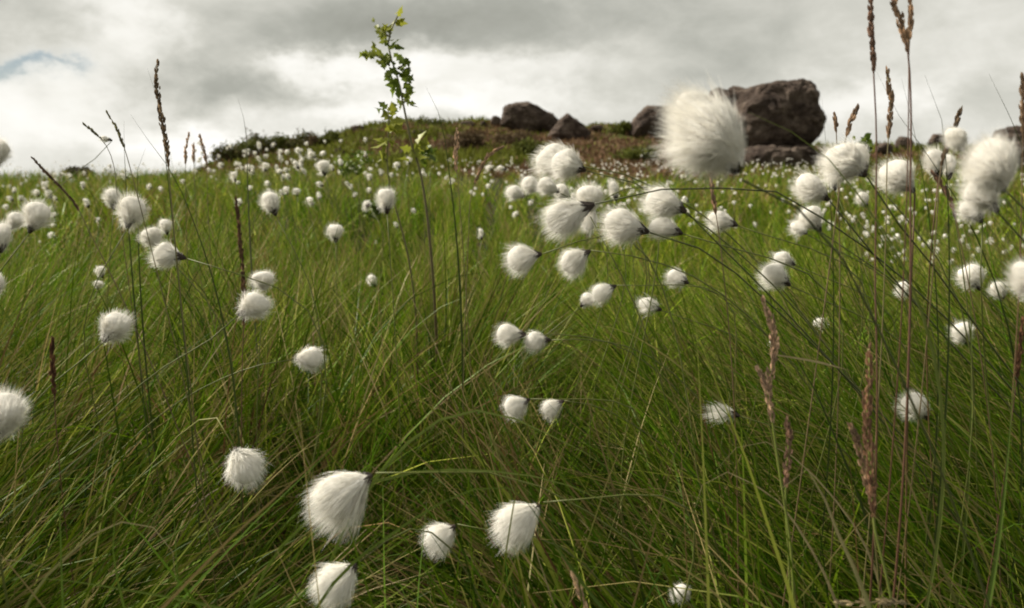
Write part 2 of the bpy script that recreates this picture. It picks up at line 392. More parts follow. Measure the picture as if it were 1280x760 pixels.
c('shaggy tuft with black bract over the grass, beneath the double tuft at the crag foot', 965, 338, 44, 38, 985, 355, Y=0.98, root=.22)
c('pale flattened tuft behind the shaggy one', 978, 321, 34, 20, 992, 330, Y=1.1, root=.16, ragged=.2)
c('broad soft tuft right of the crag, black bract toward the lower right', 1050, 193, 62, 58, 1079, 217, Y=0.66, path=[(1110, 262), (1160, 325), (1200, 380)], root=.06, stem=STEM_D, fw=.009)
c('narrow tuft peeping out behind the broad soft tuft right of the crag', 1075, 192, 26, 42, 1082, 212, Y=0.74, root=.14)
c('cream tuft just below the crag with bract at lower right', 1010, 230, 50, 44, 1033, 248, Y=0.80, path=[(1065, 285), (1110, 340)], root=.12, stem=STEM_D)
c('white tuft tucked directly under the cream tuft below the crag', 1012, 270, 40, 40, 1024, 287, Y=0.88, root=.18)
c('faint ragged wisp left of the tuft tucked under the cream one', 998, 283, 30, 20, 1008, 292, Y=1.05, root=.16, ragged=.25, bract=.6)
c('smooth tuft on a straight red brown stem, in the middle of the right group', 1121, 216, 52, 54, 1140, 237, Y=0.72, path=[(1140, 330), (1136, 450)], root=.0, stem=STEM_R, rs=1.2)
c('tall oval tuft crossed by a slanting brown seed head', 1170, 198, 30, 46, 1172, 222, Y=0.82, path=[(1165, 300), (1160, 370)], root=.01, stem=STEM_R)
c('thin tuft right of the slanting brown seed head, dark bract below', 1188, 204, 20, 36, 1186, 222, Y=0.84, root=.10)
c('huge blurred tuft at the right beside the distant wall of rock', 1238, 193, 70, 82, 1254, 240, Y=0.44, root=.10, fan=.3, bract=.3, fw=.008, dens=1.1, ragged=.06)
c('feathery tuft with long black bract in front of the huge blurred one', 1222, 233, 50, 56, 1243, 260, Y=0.58, path=[(1258, 283), (1290, 312)], root=.14, bract=1.5, stem=STEM_D, ragged=.16)
c('lower tuft with dark bract under the feathery one', 1213, 258, 36, 40, 1226, 276, Y=0.74, path=[(1226, 330), (1228, 400)], root=.04)
c('hazy tuft against the sky above the oval tuft at right', 1196, 168, 34, 40, 1205, 188, Y=0.55, root=.16, bract=.4)
c('tuft on a red brown stem above the black bracted one at right', 1214, 340, 38, 40, 1224, 360, Y=0.95, root=.10)
c('small ragged tuft crossed by a blade near the right edge', 1250, 362, 26, 28, 1253, 374, Y=1.2, root=.10)
c('blurred tuft cut by the right edge of the view', 1282, 345, 36, 62, 1292, 374, Y=0.55, root=.10, bract=.3)
c('shabby tuft with a pointed black bract among right hand blades', 1202, 412, 32, 38, 1210, 430, Y=1.05, root=.06, bract=1.5, ragged=.2)
c('dull tuft lying low behind blades, below the shabby one', 1146, 505, 42, 42, 1158, 522, Y=0.95, root=.10, clear=False)
c('thin wispy tuft pulled out sideways with a black bract, in mid right grass', 899, 512, 42, 18, 921, 519, Y=0.95, root=.14, ragged=.3, dens=.5, core=.35)
c('white tuft buried under grass at the bottom edge', 851, 740, 34, 28, 860, 752, Y=0.78, root=.06, clear=False)
c('faint tuft behind the red brown stem, right of centre', 1132, 361, 26, 24, 1138, 370, Y=1.3, root=.08)
c('streak of torn fluff among leaning blades', 1026, 403, 22, 22, 1034, 412, Y=1.3, root=.1, ragged=.35, dens=.6, clear=False)
# --- left half
c('large pale tuft alone in the left grass, crossed by fine blades', 148, 402, 50, 48, 132, 424, Y=0.90, root=-.10, fw=.009)
c('lower tuft of the stacked pair left of centre', 321, 378, 47, 42, 301, 392, Y=0.95, path=[(262, 425), (215, 452)], root=-.06)
c('upper tuft of the stacked pair left of centre', 330, 350, 34, 32, 330, 364, Y=1.1, root=-.03, bract=0)
c('round tuft above the dark gap in the middle of the grass', 388, 447, 38, 38, 370, 449, Y=1.05, path=[(330, 455), (285, 470), (235, 495)], root=-.05, bract=.4)
c('tuft hanging from a bent yellow stem at lower left', 308, 585, 50, 56, 293, 560, Y=0.80, path=[(280, 540), (267, 519), (235, 535), (190, 580)], root=-.06, stem=np.array([.2, .2, .05]), bract=.25, sagk=.05)
c('combed plume of a tuft with a dark bract, biggest in the lower grass', 428, 615, 76, 70, 463, 595, Y=0.64, path=[(500, 596), (560, 588), (640, 596), (735, 640)], root=.06, sagk=.28, ragged=.12, fw=.008, stem=np.array([.13, .15, .03]), bract=.45, seed=3)
c('round tuft crossed by one blade at the bottom edge', 417, 730, 62, 58, 444, 707, Y=0.64, path=[(465, 690), (495, 668)], root=.08, bract=.45, fw=.009)
c('small upright tuft left of the tuft striped by blades', 551, 671, 40, 52, 568, 658, Y=0.78, path=[(600, 662), (660, 668)], root=.06, bract=.6)
c('tuft striped by several crossing blades at lower centre', 647, 654, 64, 66, 674, 632, Y=0.68, root=.12, bract=.3, clear=True)
c('left tuft of the close pair in mid grass', 639, 417, 36, 35, 655, 418, Y=1.08, path=[(700, 418), (755, 426)], root=.12)
c('right tuft of the close pair in mid grass', 672, 425, 32, 34, 686, 425, Y=1.08, path=[(725, 424), (780, 432)], root=.12)
c('tuft split by an upright blade, below the close pair', 647, 506, 32, 36, 660, 500, Y=1.0, root=.12)
c('small tuft with black bract right of the split one', 688, 510, 27, 34, 703, 502, Y=1.0, path=[(735, 505), (790, 530)], root=.1)
c('big spiky tuft cut by the left edge of the view', 3, 518, 64, 70, -6, 548, Y=0.62, root=-.06, fw=.008)
c('blurred beige tuft at the left edge against the sky', -3, 186, 36, 42, -4, 208, Y=0.5, root=-.03, bract=.3)
c('rounder tuft at the left, black bract below, beside a flatter one', 46, 270, 44, 46, 38, 288, Y=0.95, root=-.08)
c('flatter tuft between the rounder one and the left edge', 20, 273, 28, 26, 14, 286, Y=1.05, root=-.08, bract=.3)
c('tuft low on the left edge with a dark base', 3, 292, 34, 42, 1, 313, Y=0.9, root=-.05)
c('sliver of a tuft on the left edge', -3, 354, 22, 34, -6, 370, Y=1.0, root=-.05)
c('top left tuft of the chain of four at left', 141, 246, 25, 30, 142, 260, Y=1.4, root=-.06)
c('biggest tuft of the chain of four at left', 166, 261, 40, 44, 160, 282, Y=1.05, root=-.08)
c('third tuft down the chain of four at left', 189, 292, 34, 32, 197, 308, Y=1.1, root=.1, bract=0)
c('lowest tuft of the chain of four at left, bract on its right', 209, 317, 42, 38, 229, 322, Y=1.0, root=.12)
c('plain round tuft right of the chain of four', 208, 282, 22, 22, 209, 292, Y=1.7, root=-.05)
c('upper of two tiny tufts above the large pale one', 126, 338, 19, 18, 128, 346, Y=1.7, root=-.05)
c('lower of two tiny tufts above the large pale one', 123, 354, 16, 13, 122, 361, Y=1.75, root=-.05)
c('wide tuft with a brown streak below the mound of tufts', 338, 249, 32, 36, 344, 267, Y=1.15, root=.04)
c('tall white tuft with black bract left of the sapling', 484, 247, 31, 36, 484, 264, Y=1.2, root=.02, bract=1.2)
c('tidy round tuft on a short stem, left of centre', 420, 288, 23, 26, 420, 301, Y=1.6, root=.0)
c('tiny lone tuft in the middle of the field', 466, 351, 18, 18, 468, 358, Y=1.8, root=-.04)
c('small tuft with a black eye left of the sapling', 459, 256, 17, 16, 460, 257, Y=2.2, root=0.)
c('white tuft with dark base on top of the mound', 404, 207, 21, 23, 406, 218, Y=1.95, root=.01)
c('far left tuft of the heaped cluster under the rocks', 643, 239, 28, 22, 655, 246, Y=1.3, root=.1, bract=.4)
c('second tuft of the heaped cluster under the rocks', 662, 229, 32, 28, 676, 238, Y=1.25, root=.1, bract=.4)
c('third tuft of the heaped cluster under the rocks', 684, 231, 34, 28, 698, 240, Y=1.2, root=.1, bract=.4)
c('right hand tuft of the heaped cluster under the rocks', 702, 238, 26, 22, 712, 246, Y=1.25, root=.1, bract=.3)
c('upright bottle shaped tuft between the plump tufts under the rocks', 768, 236, 17, 27, 770, 249, Y=1.6, root=.05)
c('half hidden tuft between two brown stems below the broad soft one', 1079, 248, 20, 24, 1083, 258, Y=1.5, root=.05)
c('tuft peeking out left of the broad soft tuft near the crag', 1041, 221, 14, 30, 1044, 236, Y=1.1, root=.05)
c('small tuft with a bud shaped bract floating before the sky at left', 131, 173, 16, 9, 139, 175, Y=1.5, path=[(128, 190), (106, 207)], root=-.05, dens=.7)
NEAR_N = len(HEADS)

# ------------------------------------------------------------------ smaller tufts: one mesh each
def small_proto(seed, Wf):
    G = Geo(); b = np.array([0, 0, 0.0]); ax = nrm(np.array([-0.35 + .2 * (seed % 3), 0.15 * ((seed % 4) - 1.5), 0.9]))
    tmp = Geo(); fluff_geo(tmp, b, ax, 1.0, Wf, 170, seed, (-.6, 0, -.6), 0.22, 0, .2, 4, 0.02, 0.6)
    for V, C in zip(tmp.V, tmp.C): pass
    n0 = 0
    for i in range(len(tmp.V)): G.add(tmp.V[i], tmp.Q[i] - n0, None, tmp.C[i], 0); n0 += len(tmp.V[i])
    bract_geo(G, b, ax, 1.0, Wf, seed, 1.0, 1)
    p = smooth_path([-ax * .1, np.array([.1, .02, -1.5]), np.array([.35, .05, -4.2]), np.array([.5, .1, -8.0])], 9)
    V, Q, T = tube(p, 0.028, 5); G.add(V, Q, T, STEM_G, 2)
    return G.mesh('cotton_grass', [M_FLUFF, M_BRACT, M_STEM])
PROTO = [small_proto(40 + k, [0.95, 0.8, 1.05, 0.7, 0.9, 0.6, 1.0, 0.85][k]) for k in range(8)]
ANCH = [('the sapling', 520, 250), ('the big crag', 975, 215), ('the tall dark seed head', 205, 205), ('the mound top tuft', 404, 207),
        ('the chain of four tufts', 180, 285), ('the tall tuft by the sapling', 484, 247), ('the heaped cluster', 672, 232), ('the touching pair', 695, 195),
        ('the rounder left edge tuft', 46, 270), ('the brown streaked tuft', 338, 249), ('the smooth red stemmed tuft', 1121, 216),
        ('the fat oval tuft', 780, 280), ('the dark bushes', 325, 185), ('the shaggy tuft', 965, 338), ('the feathery tuft', 1222, 235), ('the curved brown stalk', 605, 210),
        ('the wide crossed tuft', 826, 250), ('the tidy round tuft', 420, 288), ('the bottle shaped tuft', 768, 236)]
used = {}
ORD = ['leftmost', 'second from left', 'third from left', 'fourth from left', 'fifth from left', 'sixth from left', 'seventh from left', 'eighth from left', 'ninth from left', 'tenth from left']
def place_word(px, py, s):
    d = sorted((math.hypot(px - a[1], (py - a[2]) * 1.3), a) for a in ANCH)[0][1]
    dx, dy = px - d[1], py - d[2]
    v = '' if abs(dy) < 6 else ('above' if dy < 0 else 'below'); h_ = '' if abs(dx) < 6 else ('left' if dx < 0 else 'right')
    rel = (v + ' ' + h_ + ' of' if v and h_ else v if v else h_ + ' of' if h_ else 'touching')
    dist = math.hypot(dx, dy); far = 'just ' if dist < 28 else '' if dist < 60 else 'well '
    sz = 'speck sized' if s < 7.5 else 'tiny' if s < 9.5 else 'small' if s < 13 else 'middling'
    return f'{sz} white tuft {far}{rel} {d[0]}'
small = []
def small_tuft(pos, size, label=None, tone=None, group=None):
    me = PROTO[random.randrange(8)]
    o = bpy.data.objects.new('cotton_grass', me); COL.objects.link(o)
    o.location = [float(v) for v in pos]; a_, b_ = random.uniform(.72, 1.2), random.uniform(.75, 1.15); o.scale = (size * a_, size * random.uniform(.8, 1.1), size * b_); o.rotation_euler = (random.uniform(-.4, .4), random.uniform(-.75, .25), random.uniform(-.9, .9))
    small.append(o); tag(o, None, 'cotton grass', group or 'small cotton grass tufts farther off in the field'); return o
MID = [(325,182,12),(327,196,11),(345,178,7),(351,189,9),(362,188,9),(376,186,12),(394,191,13),(406,189,9),(373,203,16),(417,208,10),(428,202,11),(438,204,8),
 (438,212,7),(428,214,8),(312,207,14),(331,207,14),(351,212,11),(383,214,8),(337,227,10),(360,237,12),(372,238,14),(403,227,12),(391,250,13),(301,250,13),(294,220,14),
 (279,204,9),(268,213,7),(458,173,9),(425,175,7),(459,191,9),(464,219,12),(463,236,10),(444,243,8),(440,232,8),(477,215,9),(472,302,7),(499,204,12),(511,200,10),(491,216,9),
 (530,215,8),(520,261,10),(497,280,10),(58,230,14),(17,236,11),(16,245,12),(27,246,11),(33,250,11),(9,257,10),(48,240,11),(64,241,14),(71,246,9),(68,291,13),(68,268,9),(70,279,9),
 (88,277,7),(110,250,19),(123,272,11),(104,230,10),(159,217,12),(190,231,9),(202,234,9),(89,220,7),(49,301,6),(615,207,11),(632,204,16),(613,231,9),(648,265,10),(780,221,8),
 (798,217,7),(861,245,15),(602,291,17),(664,252,9),(854,220,7),(1240,300,9),(965,430,12),(1010,400,8),(300,205,7),(230,225,8),(245,214,7),(220,214,7),(640,258,8),(750,236,9),(733,233,8),(717,243,12)]
small_lab = []
for px, py, s in MID:
    Y = 0.036 * FPX / s
    p = P(px, py, Y); g_ = H1(p[0], p[1])
    for _ in range(40):                       # keep the stem a believable length: slide along the line of sight
        if p[2] - g_ > 0.75: Y *= 1.05
        elif p[2] - g_ < 0.25 : Y *= 0.95
        else: break
        p = P(px, py, Y); g_ = H1(p[0], p[1])
    sz = s * 1.05 / FPX * Y
    o = small_tuft(p - np.array([0, 0, sz * .45]), sz); small_lab.append((px, py, s, o))
    if s > 7: HEADS.append((px, py, s * .5, s * .5, Y))
# scattered far tufts
def zone_points(n, px0, px1, y0, y1, h0, h1):
    px = rng.uniform(px0, px1, n); Y = np.exp(rng.uniform(math.log(y0), math.log(y1), n))
    k = vnoise(px / 55. + 3, np.log(Y) * 5) > rng.uniform(-.75, .45, n); px = px[k]; Y = Y[k]; n = len(px)
    x = (px - 640) / FPX * Y; z = hgt(x, Y) + rng.uniform(h0, h1, n)
    return np.stack([x, Y, z], -1)
pts = np.concatenate([zone_points(620, 1020, 1310, 3.8, 15, .32, .48), zone_points(560, 700, 1060, 5.5, 19, .32, .48), zone_points(260, 560, 900, 7, 20, .34, .50),
                      zone_points(170, 250, 480, 4.0, 10, .36, .54), zone_points(150, -20, 260, 5, 16, .34, .48), zone_points(30, 470, 620, 6, 14, .34, .46),
                      zone_points(35, 560, 1000, 20, 27, .15, .3)])
# keep away from each other a little, nearest first
pts = pts[np.argsort(pts[:, 1])]
n_ind = 300 - NEAR_N - len(MID)
FARG = 'distant specks of cotton grass under the hill'
for p in pts[:n_ind]:
    sz = random.uniform(0.025, 0.042)
    a, b, d = proj(p); o = small_tuft(p, sz); small_lab.append((float(a), float(b), sz * FPX / float(d), o))
G = Geo()
for i, p in enumerate(pts[n_ind:]):
    sz = random.uniform(0.025, 0.042); ax = nrm(np.array([random.uniform(-.6, .1), random.uniform(-.3, .3), .9]))
    fluff_geo(G, p, ax, sz, sz * random.uniform(.7, 1.05), 26, 900 + i, (-.5, 0, -.75), .1, 0, .12, 3, 0.05, 0.75)
tag(G.build('cotton_grass', [M_FLUFF]), 'countless white specks of cotton grass spread under the hill', 'cotton grass', FARG, 'stuff')
# labels: same words only for tufts that nothing tells apart
byl = {}
for px, py, s, o in small_lab: byl.setdefault(place_word(px, py, s), []).append((px, py, s, o))
for lab, L_ in byl.items():
    if len(L_) == 1: L_[0][3]['label'] = lab; continue
    L_.sort(key=lambda q: q[0])
    for i, q in enumerate(L_):
        w_ = ['left one', 'right one'][i] if len(L_) == 2 else ORD[i] if len(L_) <= 10 else None
        q[3]['label'] = lab + (', ' + w_ if w_ else '')

# ------------------------------------------------------------------ rocks
def rock(label, outline, Y, depth=0.8, seed=1, rough=0.05, name='boulder', cat='rock', group=None, sink=0.12, cuts=16):
    """body whose widest section follows the outline (photo pixels at distance Y), with its own depth, broken into facets"""
    r = np.random.default_rng(seed)
    O = np.array([P(a, b, Y) for a, b in outline]); cen = O.mean(0)
    rel = (O - cen)[:, [0, 2]]; ang = np.arctan2(rel[:, 1], rel[:, 0]); rr = np.linalg.norm(rel, axis=1)
    od = np.argsort(ang); ang = ang[od]; rr = rr[od]
    nu, nv = 160, 80
    th = np.linspace(-np.pi, np.pi, nu, endpoint=False)
    # radial distance along straight edges between outline corners
    A = np.concatenate([ang - 2 * np.pi, ang, ang + 2 * np.pi]); Rr = np.concatenate([rr] * 3)
    X = Rr * np.cos(A); Z = Rr * np.sin(A); R = np.zeros(nu)
    for i, t in enumerate(th):
        k = np.searchsorted(A, t) - 1; x1, z1, x2, z2 = X[k], Z[k], X[k + 1], Z[k + 1]
        dx, dz = math.cos(t), math.sin(t); den = dx * (z2 - z1) - dz * (x2 - x1)
        R[i] = abs((x1 * (z2 - z1) - z1 * (x2 - x1)) / den) if abs(den) > 1e-9 else Rr[k]
    w = rel[:, 0].max() - rel[:, 0].min(); D = w * depth * 0.5
    ph = np.linspace(0.02, np.pi - 0.02, nv)
    TH, PH = np.meshgrid(th, ph); sR = np.sin(PH) ** 0.55; cY = -np.sign(np.cos(PH)) * np.abs(np.cos(PH)) ** 0.75
    V = np.stack([R[None] * np.cos(TH) * sR, D * cY, R[None] * np.sin(TH) * sR], -1)
    # planar fracture faces
    sc = np.abs(V).max()
    for _ in range(cuts):
        n = nrm(r.normal(size=3) * np.array([.8, 1.1, .7])); 
        dd = V @ n; lim = dd.max() * r.uniform(0.86, 0.98)
        ov = np.clip(dd - lim, 0, None); V = V - ov[..., None] * n * 0.9
    s = 2.2 / sc
    nz = fbm(V[..., 0] * s * 2 + seed, V[..., 2] * s * 2 + V[..., 1] * s * 1.3, 5)
    bed = np.sin((V[..., 2] + 0.2 * V[..., 0]) * s * 9 + nz * 2) * 0.25
    V = V + nrm(V) * ((nz * rough + np.minimum(0, bed) * rough) * sc)[..., None]
    ck = np.exp(-(vnoise(V[..., 0] * s * 1.7 + seed * 3, V[..., 2] * s * 1.1 + V[..., 1] * s * 1.5 + nz * .5) / .045) ** 2) + .7 * np.exp(-(vnoise(V[..., 2] * s * 2.1 + seed, V[..., 0] * s * .5 + V[..., 1] * s * .5 + nz * .3) / .06) ** 2)
    V = V - nrm(V) * (ck * .045 * sc)[..., None] + nrm(V) * (np.abs(fbm(V[..., 0] * s * 9, V[..., 2] * s * 9 + V[..., 1] * s * 7, 3)) * .018 * sc)[..., None]
    V = V + cen
    i = (np.arange(nv - 1) * nu)[:, None]; j = np.arange(nu)[None]; j2 = (j + 1) % nu
    Q = np.stack([i + j, i + j2, i + nu + j2, i + nu + j], -1).reshape(-1, 4)
    T = [[0, k + 1, k] for k in range(1, nu - 1)] + [[(nv - 1) * nu, (nv - 1) * nu + k, (nv - 1) * nu + k + 1] for k in range(1, nu - 1)]
    org = np.array([cen[0], cen[1], O[:, 2].min()])
    o = link(name, make_mesh(name, V.reshape(-1, 3) - org, Q, T, [M_ROCK], None, True), None, org)
    return tag(o, label, cat, group)
RG = 'gritstone boulders along the hill top'
YC = hitY(975, 216)
rock('huge dark brown crag with a rounded top, tallest rock on the hill', [(933, 113), (950, 106), (965, 103), (990, 102), (1006, 107), (1015, 119), (1021, 138), (1028, 149), (1026, 163), (1016, 178), (1000, 190), (960, 192), (930, 190), (912, 170), (916, 135)], YC + 1.0, .8, 6, .06, 'crag', group=RG, cuts=7)
rock('flatter brown block leaning behind the huge crag, half hidden by the blurred tuft', [(890, 113), (915, 110), (938, 113), (950, 140), (945, 190), (895, 195), (872, 150)], YC + 3.4, .8, 9, .05, 'crag', group=RG)
rock('low slab the huge crag rests on', [(918, 192), (935, 184), (960, 182), (1008, 184), (1024, 191), (1034, 214), (1010, 226), (950, 228), (915, 222)], YC + .5, .7, 12, .06, group=RG)
Yd = hitY(815, 170)
rock('wedge shaped boulder poking out left of the blurred tuft', [(780, 170), (786, 157), (800, 139), (808, 134), (832, 133), (852, 141), (858, 172), (820, 178)], Yd, .8, 21, .04, group=RG)
Ye = hitY(660, 164)
rock('flat topped boulder with a sloping right side on the crest', [(626, 156), (629, 132), (645, 129), (660, 128), (669, 132), (690, 143), (698, 150), (697, 160), (680, 166), (650, 168)], Ye, .8, 33, .035, group=RG)
Yf = hitY(710, 174)
rock('pointed triangular boulder right of the flat topped one', [(682, 172), (700, 149), (709, 143), (721, 150), (739, 165), (735, 178), (700, 180)], Yf, .8, 37, .03, group=RG)
def lump(label, px, py, w, h, seed, dY=0.0, name='boulder'):
    r = np.random.default_rng(seed); n = 9
    pt = [(px + w / 2 * math.cos(a) * r.uniform(.8, 1.1), py - h / 2 * math.sin(a) * r.uniform(.8, 1.1)) for a in np.linspace(0, 2 * np.pi, n, endpoint=False)]
    return rock(label, pt, hitY(px, min(py + h * .45, 219)) + dY, .9, seed, .05, name, group=RG)
lump('little knob of rock left of the flat topped boulder', 620, 151, 14, 14, 51)
lump('small round rock on the skyline, second from the flat topped boulder', 604, 155, 9, 8, 52)
lump('long low rock on the skyline left of the small round rock', 584, 155, 22, 8, 53)
lump('low stone on the skyline between the triangular and wedge boulders', 747, 160, 18, 9, 54)
lump('dark square stone on the slope beside the sapling stem', 508, 189, 17, 13, 55)
lump('pale faced stone at the left shoulder of the hill', 447, 161, 18, 10, 56)
lump('pale flat slab in the heather right of the sapling', 524, 165, 20, 7, 57)
lump('dark stone low on the slope left of the sapling', 424, 190, 16, 12, 58)
lump('brown rock seen between two tall stems right of the crag', 1130, 180, 24, 20, 59)
lump('brown rock behind the oval tuft at right', 1172, 176, 22, 18, 60)
lump('brown rock left of the smooth tuft, low on the far slope', 1106, 186, 20, 16, 62)
rock('dark wall of rock at the right edge behind the huge blurred tuft', [(1246, 162), (1262, 158), (1290, 158), (1310, 175), (1305, 222), (1260, 226), (1244, 205)], hitY(1270, 222), .9, 61, .04, group=RG)

# ------------------------------------------------------------------ leafy clumps
def leaf_clump(name, label, cat, px, py, w, h, Y, n, leaf, cols, seed, group=None, zoff=None, leaf_mat=None):
    r = np.random.default_rng(seed); cen = P(px, py, Y); W = w / FPX * Y; Hh = h / FPX * Y
    bx, by = cen[0], cen[1]; bz = H1(bx, by)
    top = cen[2] + Hh / 2; bz = min(bz, cen[2] - Hh / 2)
    th = empty(name, (bx, by, bz)); tag(th, label, cat, group); org = np.array([bx, by, bz])
    nb = 7; G = Geo(); tips = []
    for k in range(nb):
        e = np.array([bx + r.uniform(-.42, .42) * W, by + r.uniform(-.3, .3) * W, bz + (top - bz) * r.uniform(.65, .95)])
        mid = (np.array([bx, by, bz]) + e) / 2 + r.normal(size=3) * W * .06
        pth = smooth_path([np.array([bx, by, bz - .01]), mid, e], 7)
        V, Q, T = tube(pth, np.linspace(.012, .004, 7) * W * 1.2, 5); G.add(V, Q, T, (.06, .04, .025)); tips.append(pth)
    G.build('stems', [M_STEM], th, org)
    # leaves spread round sub-clump centres
    nc = 12; cc = np.stack([bx + r.uniform(-.4, .4, nc) * W, by + r.uniform(-.35, .35, nc) * W, np.maximum(bz + .1 * (top - bz), top - Hh * r.uniform(.12, .9, nc))], -1)
    k = r.integers(0, nc, n); c0 = cc[k] + r.normal(size=(n, 3)) * np.array([.13 * W, .13 * W, .14 * Hh])
    d = nrm(r.normal(size=(n, 3)) + np.array([0, 0, .5])); l = leaf * (.6 + .7 * r.random(n))
    t = np.linspace(0, 1, 4)
    C = c0[:, None] + d[:, None] * (l[:, None] * t)[..., None] + np.array([0, 0, -1]) * (t ** 2 * .25)[None, :, None] * l[:, None, None]
    side = nrm(np.cross(d, r.normal(size=(n, 3))))[:, None] * np.ones((1, 4, 1))
    hw = l[:, None] * np.array([.08, .28, .24, .02])
    cols = np.asarray(cols); col = cols[r.integers(0, len(cols), n)] * (.75 + .5 * r.random((n, 1)))
    G = Geo(); V, Q, Cc = ribbons(C, hw, side, np.repeat(col[:, None], 4, 1)); G.add(V, Q, None, Cc)
    G.build('foliage', [leaf_mat or M_LEAF], th, org)
    return th
DG = [(.075, .08, .02), (.09, .095, .025), (.11, .08, .04), (.06, .07, .02)]
BG = [(.09, .065, .035), (.08, .055, .03), (.11, .08, .04)]
GG = [(.09, .11, .02), (.12, .13, .025), (.08, .09, .02)]
for i, (lab, px, py, w, h, cols) in enumerate([
    ('dark brown bush at the far left foot of the hill', 283, 197, 30, 20, DG), ('low green bush left of the dark skyline bushes', 305, 192, 34, 20, GG),
    ('dark rounded bush standing on the left skyline', 328, 184, 28, 24, DG), ('mixed green bush right of the dark rounded one', 350, 183, 28, 18, GG),
    ('brown green bush, widest on the left skyline', 374, 181, 34, 18, DG), ('brown low bush right of the widest one', 396, 181, 24, 12, BG),
    ('bright domed bush on the shoulder left of the sapling', 411, 177, 22, 14, GG), ('olive bush on the skyline right of the sapling', 538, 156, 38, 12, GG),
    ('small olive bush on the skyline right of the triangular boulder', 775, 162, 22, 10, GG), ('heather bush on the slope under the flat topped boulder', 640, 178, 44, 16, BG),
    ('green bush at the foot of the triangular boulder', 660, 190, 40, 16, GG), ('green bush below the wedge boulder', 795, 195, 44, 18, GG), ('brown heather bush mid slope right of the sapling', 580, 178, 50, 16, BG)]):
    leaf_clump('bush', lab, 'bush', px, py - h * .12, w * 1.1, h * 1.3, hitY(px, min(py + h * .4, 218)), 1500, .10, cols, 200 + i, 'bushes on the hill', leaf_mat=M_HEATH)
LG = [(.12, .17, .02), (.15, .20, .03), (.09, .14, .02)]
for i, (lab, px, py, w, h, Y) in enumerate([('bright green bilberry clump left of the sapling, behind white tufts', 448, 205, 44, 30, 4.2),
    ('bright green bilberry clump below the tall tuft', 470, 262, 26, 20, 3.4), ('yellow green leafy sprig right of the sapling stem', 533, 188, 20, 26, 1.75),
    ('leafy green sprig at the crag side between tufts', 1086, 180, 20, 16, 2.2)]):
    leaf_clump('bilberry', lab, 'leafy plant', px, py, w, h, Y, 260 if Y > 3 else 60, .022 if Y > 2 else .016, LG, 300 + i, 'bright leafy plants in the field')
leaf_clump('copse', 'grey brown clump of trees low on the far left horizon', 'trees', 102, 216, 26, 12, 110.0, 900, .5, [(.09, .075, .06), (.08, .08, .05)], 400, leaf_mat=M_HEATH)

# ------------------------------------------------------------------ the sapling
def leaf_mesh(G, p, d, l, w, r, col):
    d = nrm(np.asarray(d, float)); sd = nrm(np.cross(d, r.normal(size=3))); nn = np.cross(sd, d)
    ts = [0, .2, .34, .55, .7, 1.0]; ws = [.06, .95, .5, 1.05, .5, .03]
    ws = [q * (1 + r.normal() * .12) for q in ws]
    V = []
    for t_, w_ in zip(ts, ws):
        ctr = p + d * l * t_ - nn * l * .22 * t_ * t_
        V += [ctr - sd * w * w_ + nn * w * w_ * .35, ctr, ctr + sd * w * w_ + nn * w * w_ * .35]
    Q = []
    for k in range(5):
        a = k * 3; Q += [[a, a + 1, a + 4, a + 3], [a + 1, a + 2, a + 5, a + 4]]
    G.add(V, Q, None, col)
def sapling(label, path, Y, leaves, seed, r0, group=None, name='sapling', side=()):
    r = np.random.default_rng(seed)
    pts = [P(a, b, Y) for a, b in path]; rt = pts[-1] + np.array([.015, 0.02, 0]); rt[2] = H1(rt[0], rt[1]) - .01
    pts.append(rt); sp = smooth_path(pts, 34)
    th = empty(name, rt); tag(th, label, 'sapling', group)
    G = Geo(); V, Q, T = tube(sp, np.linspace(r0 * .35, r0, 34), 7); G.add(V, Q, T, np.repeat(np.linspace(0, 1, 34)[:, None] * (np.array([.075, .042, .028]) - np.array([.1, .1, .03])) + np.array([.1, .1, .03]), 7, 0)[:, :])
    G.build('trunk', [M_STEM], th, rt)
    for sd in side:
        G = Geo(); V, Q, T = tube(smooth_path([P(a, b, Y + .01 * i) for i, (a, b) in enumerate(sd)], 8), np.linspace(r0 * .5, r0 * .25, 8), 5); G.add(V, Q, T, (.1, .085, .03)); G.build('branch', [M_STEM], th, rt)
    px2m = Y / FPX
    leaves = list(leaves) + [(x + r.normal() * 3.5, y + r.normal() * 3.5, a + r.normal() * 60, l * .8, yel) for (x, y, a, l, yel) in leaves if r.random() < .62][:98 - len(leaves)]
    for (x, y, a, l, yel) in leaves:
        p = P(x, y, Y) + np.array([0, r.normal() * .006, 0]); A = math.radians(a + r.normal() * 12)
        d = np.array([math.cos(A), r.normal() * .45, math.sin(A)])
        G = Geo(); col = np.array([.12, .17, .026]) * (1 - yel) + np.array([.30, .31, .04]) * yel
        leaf_mesh(G, p, d, l * 1.15 * px2m, l * px2m * .42, r, col * r.uniform(.8, 1.2)); G.build('leaf', [M_LEAF], th, rt)
    return th
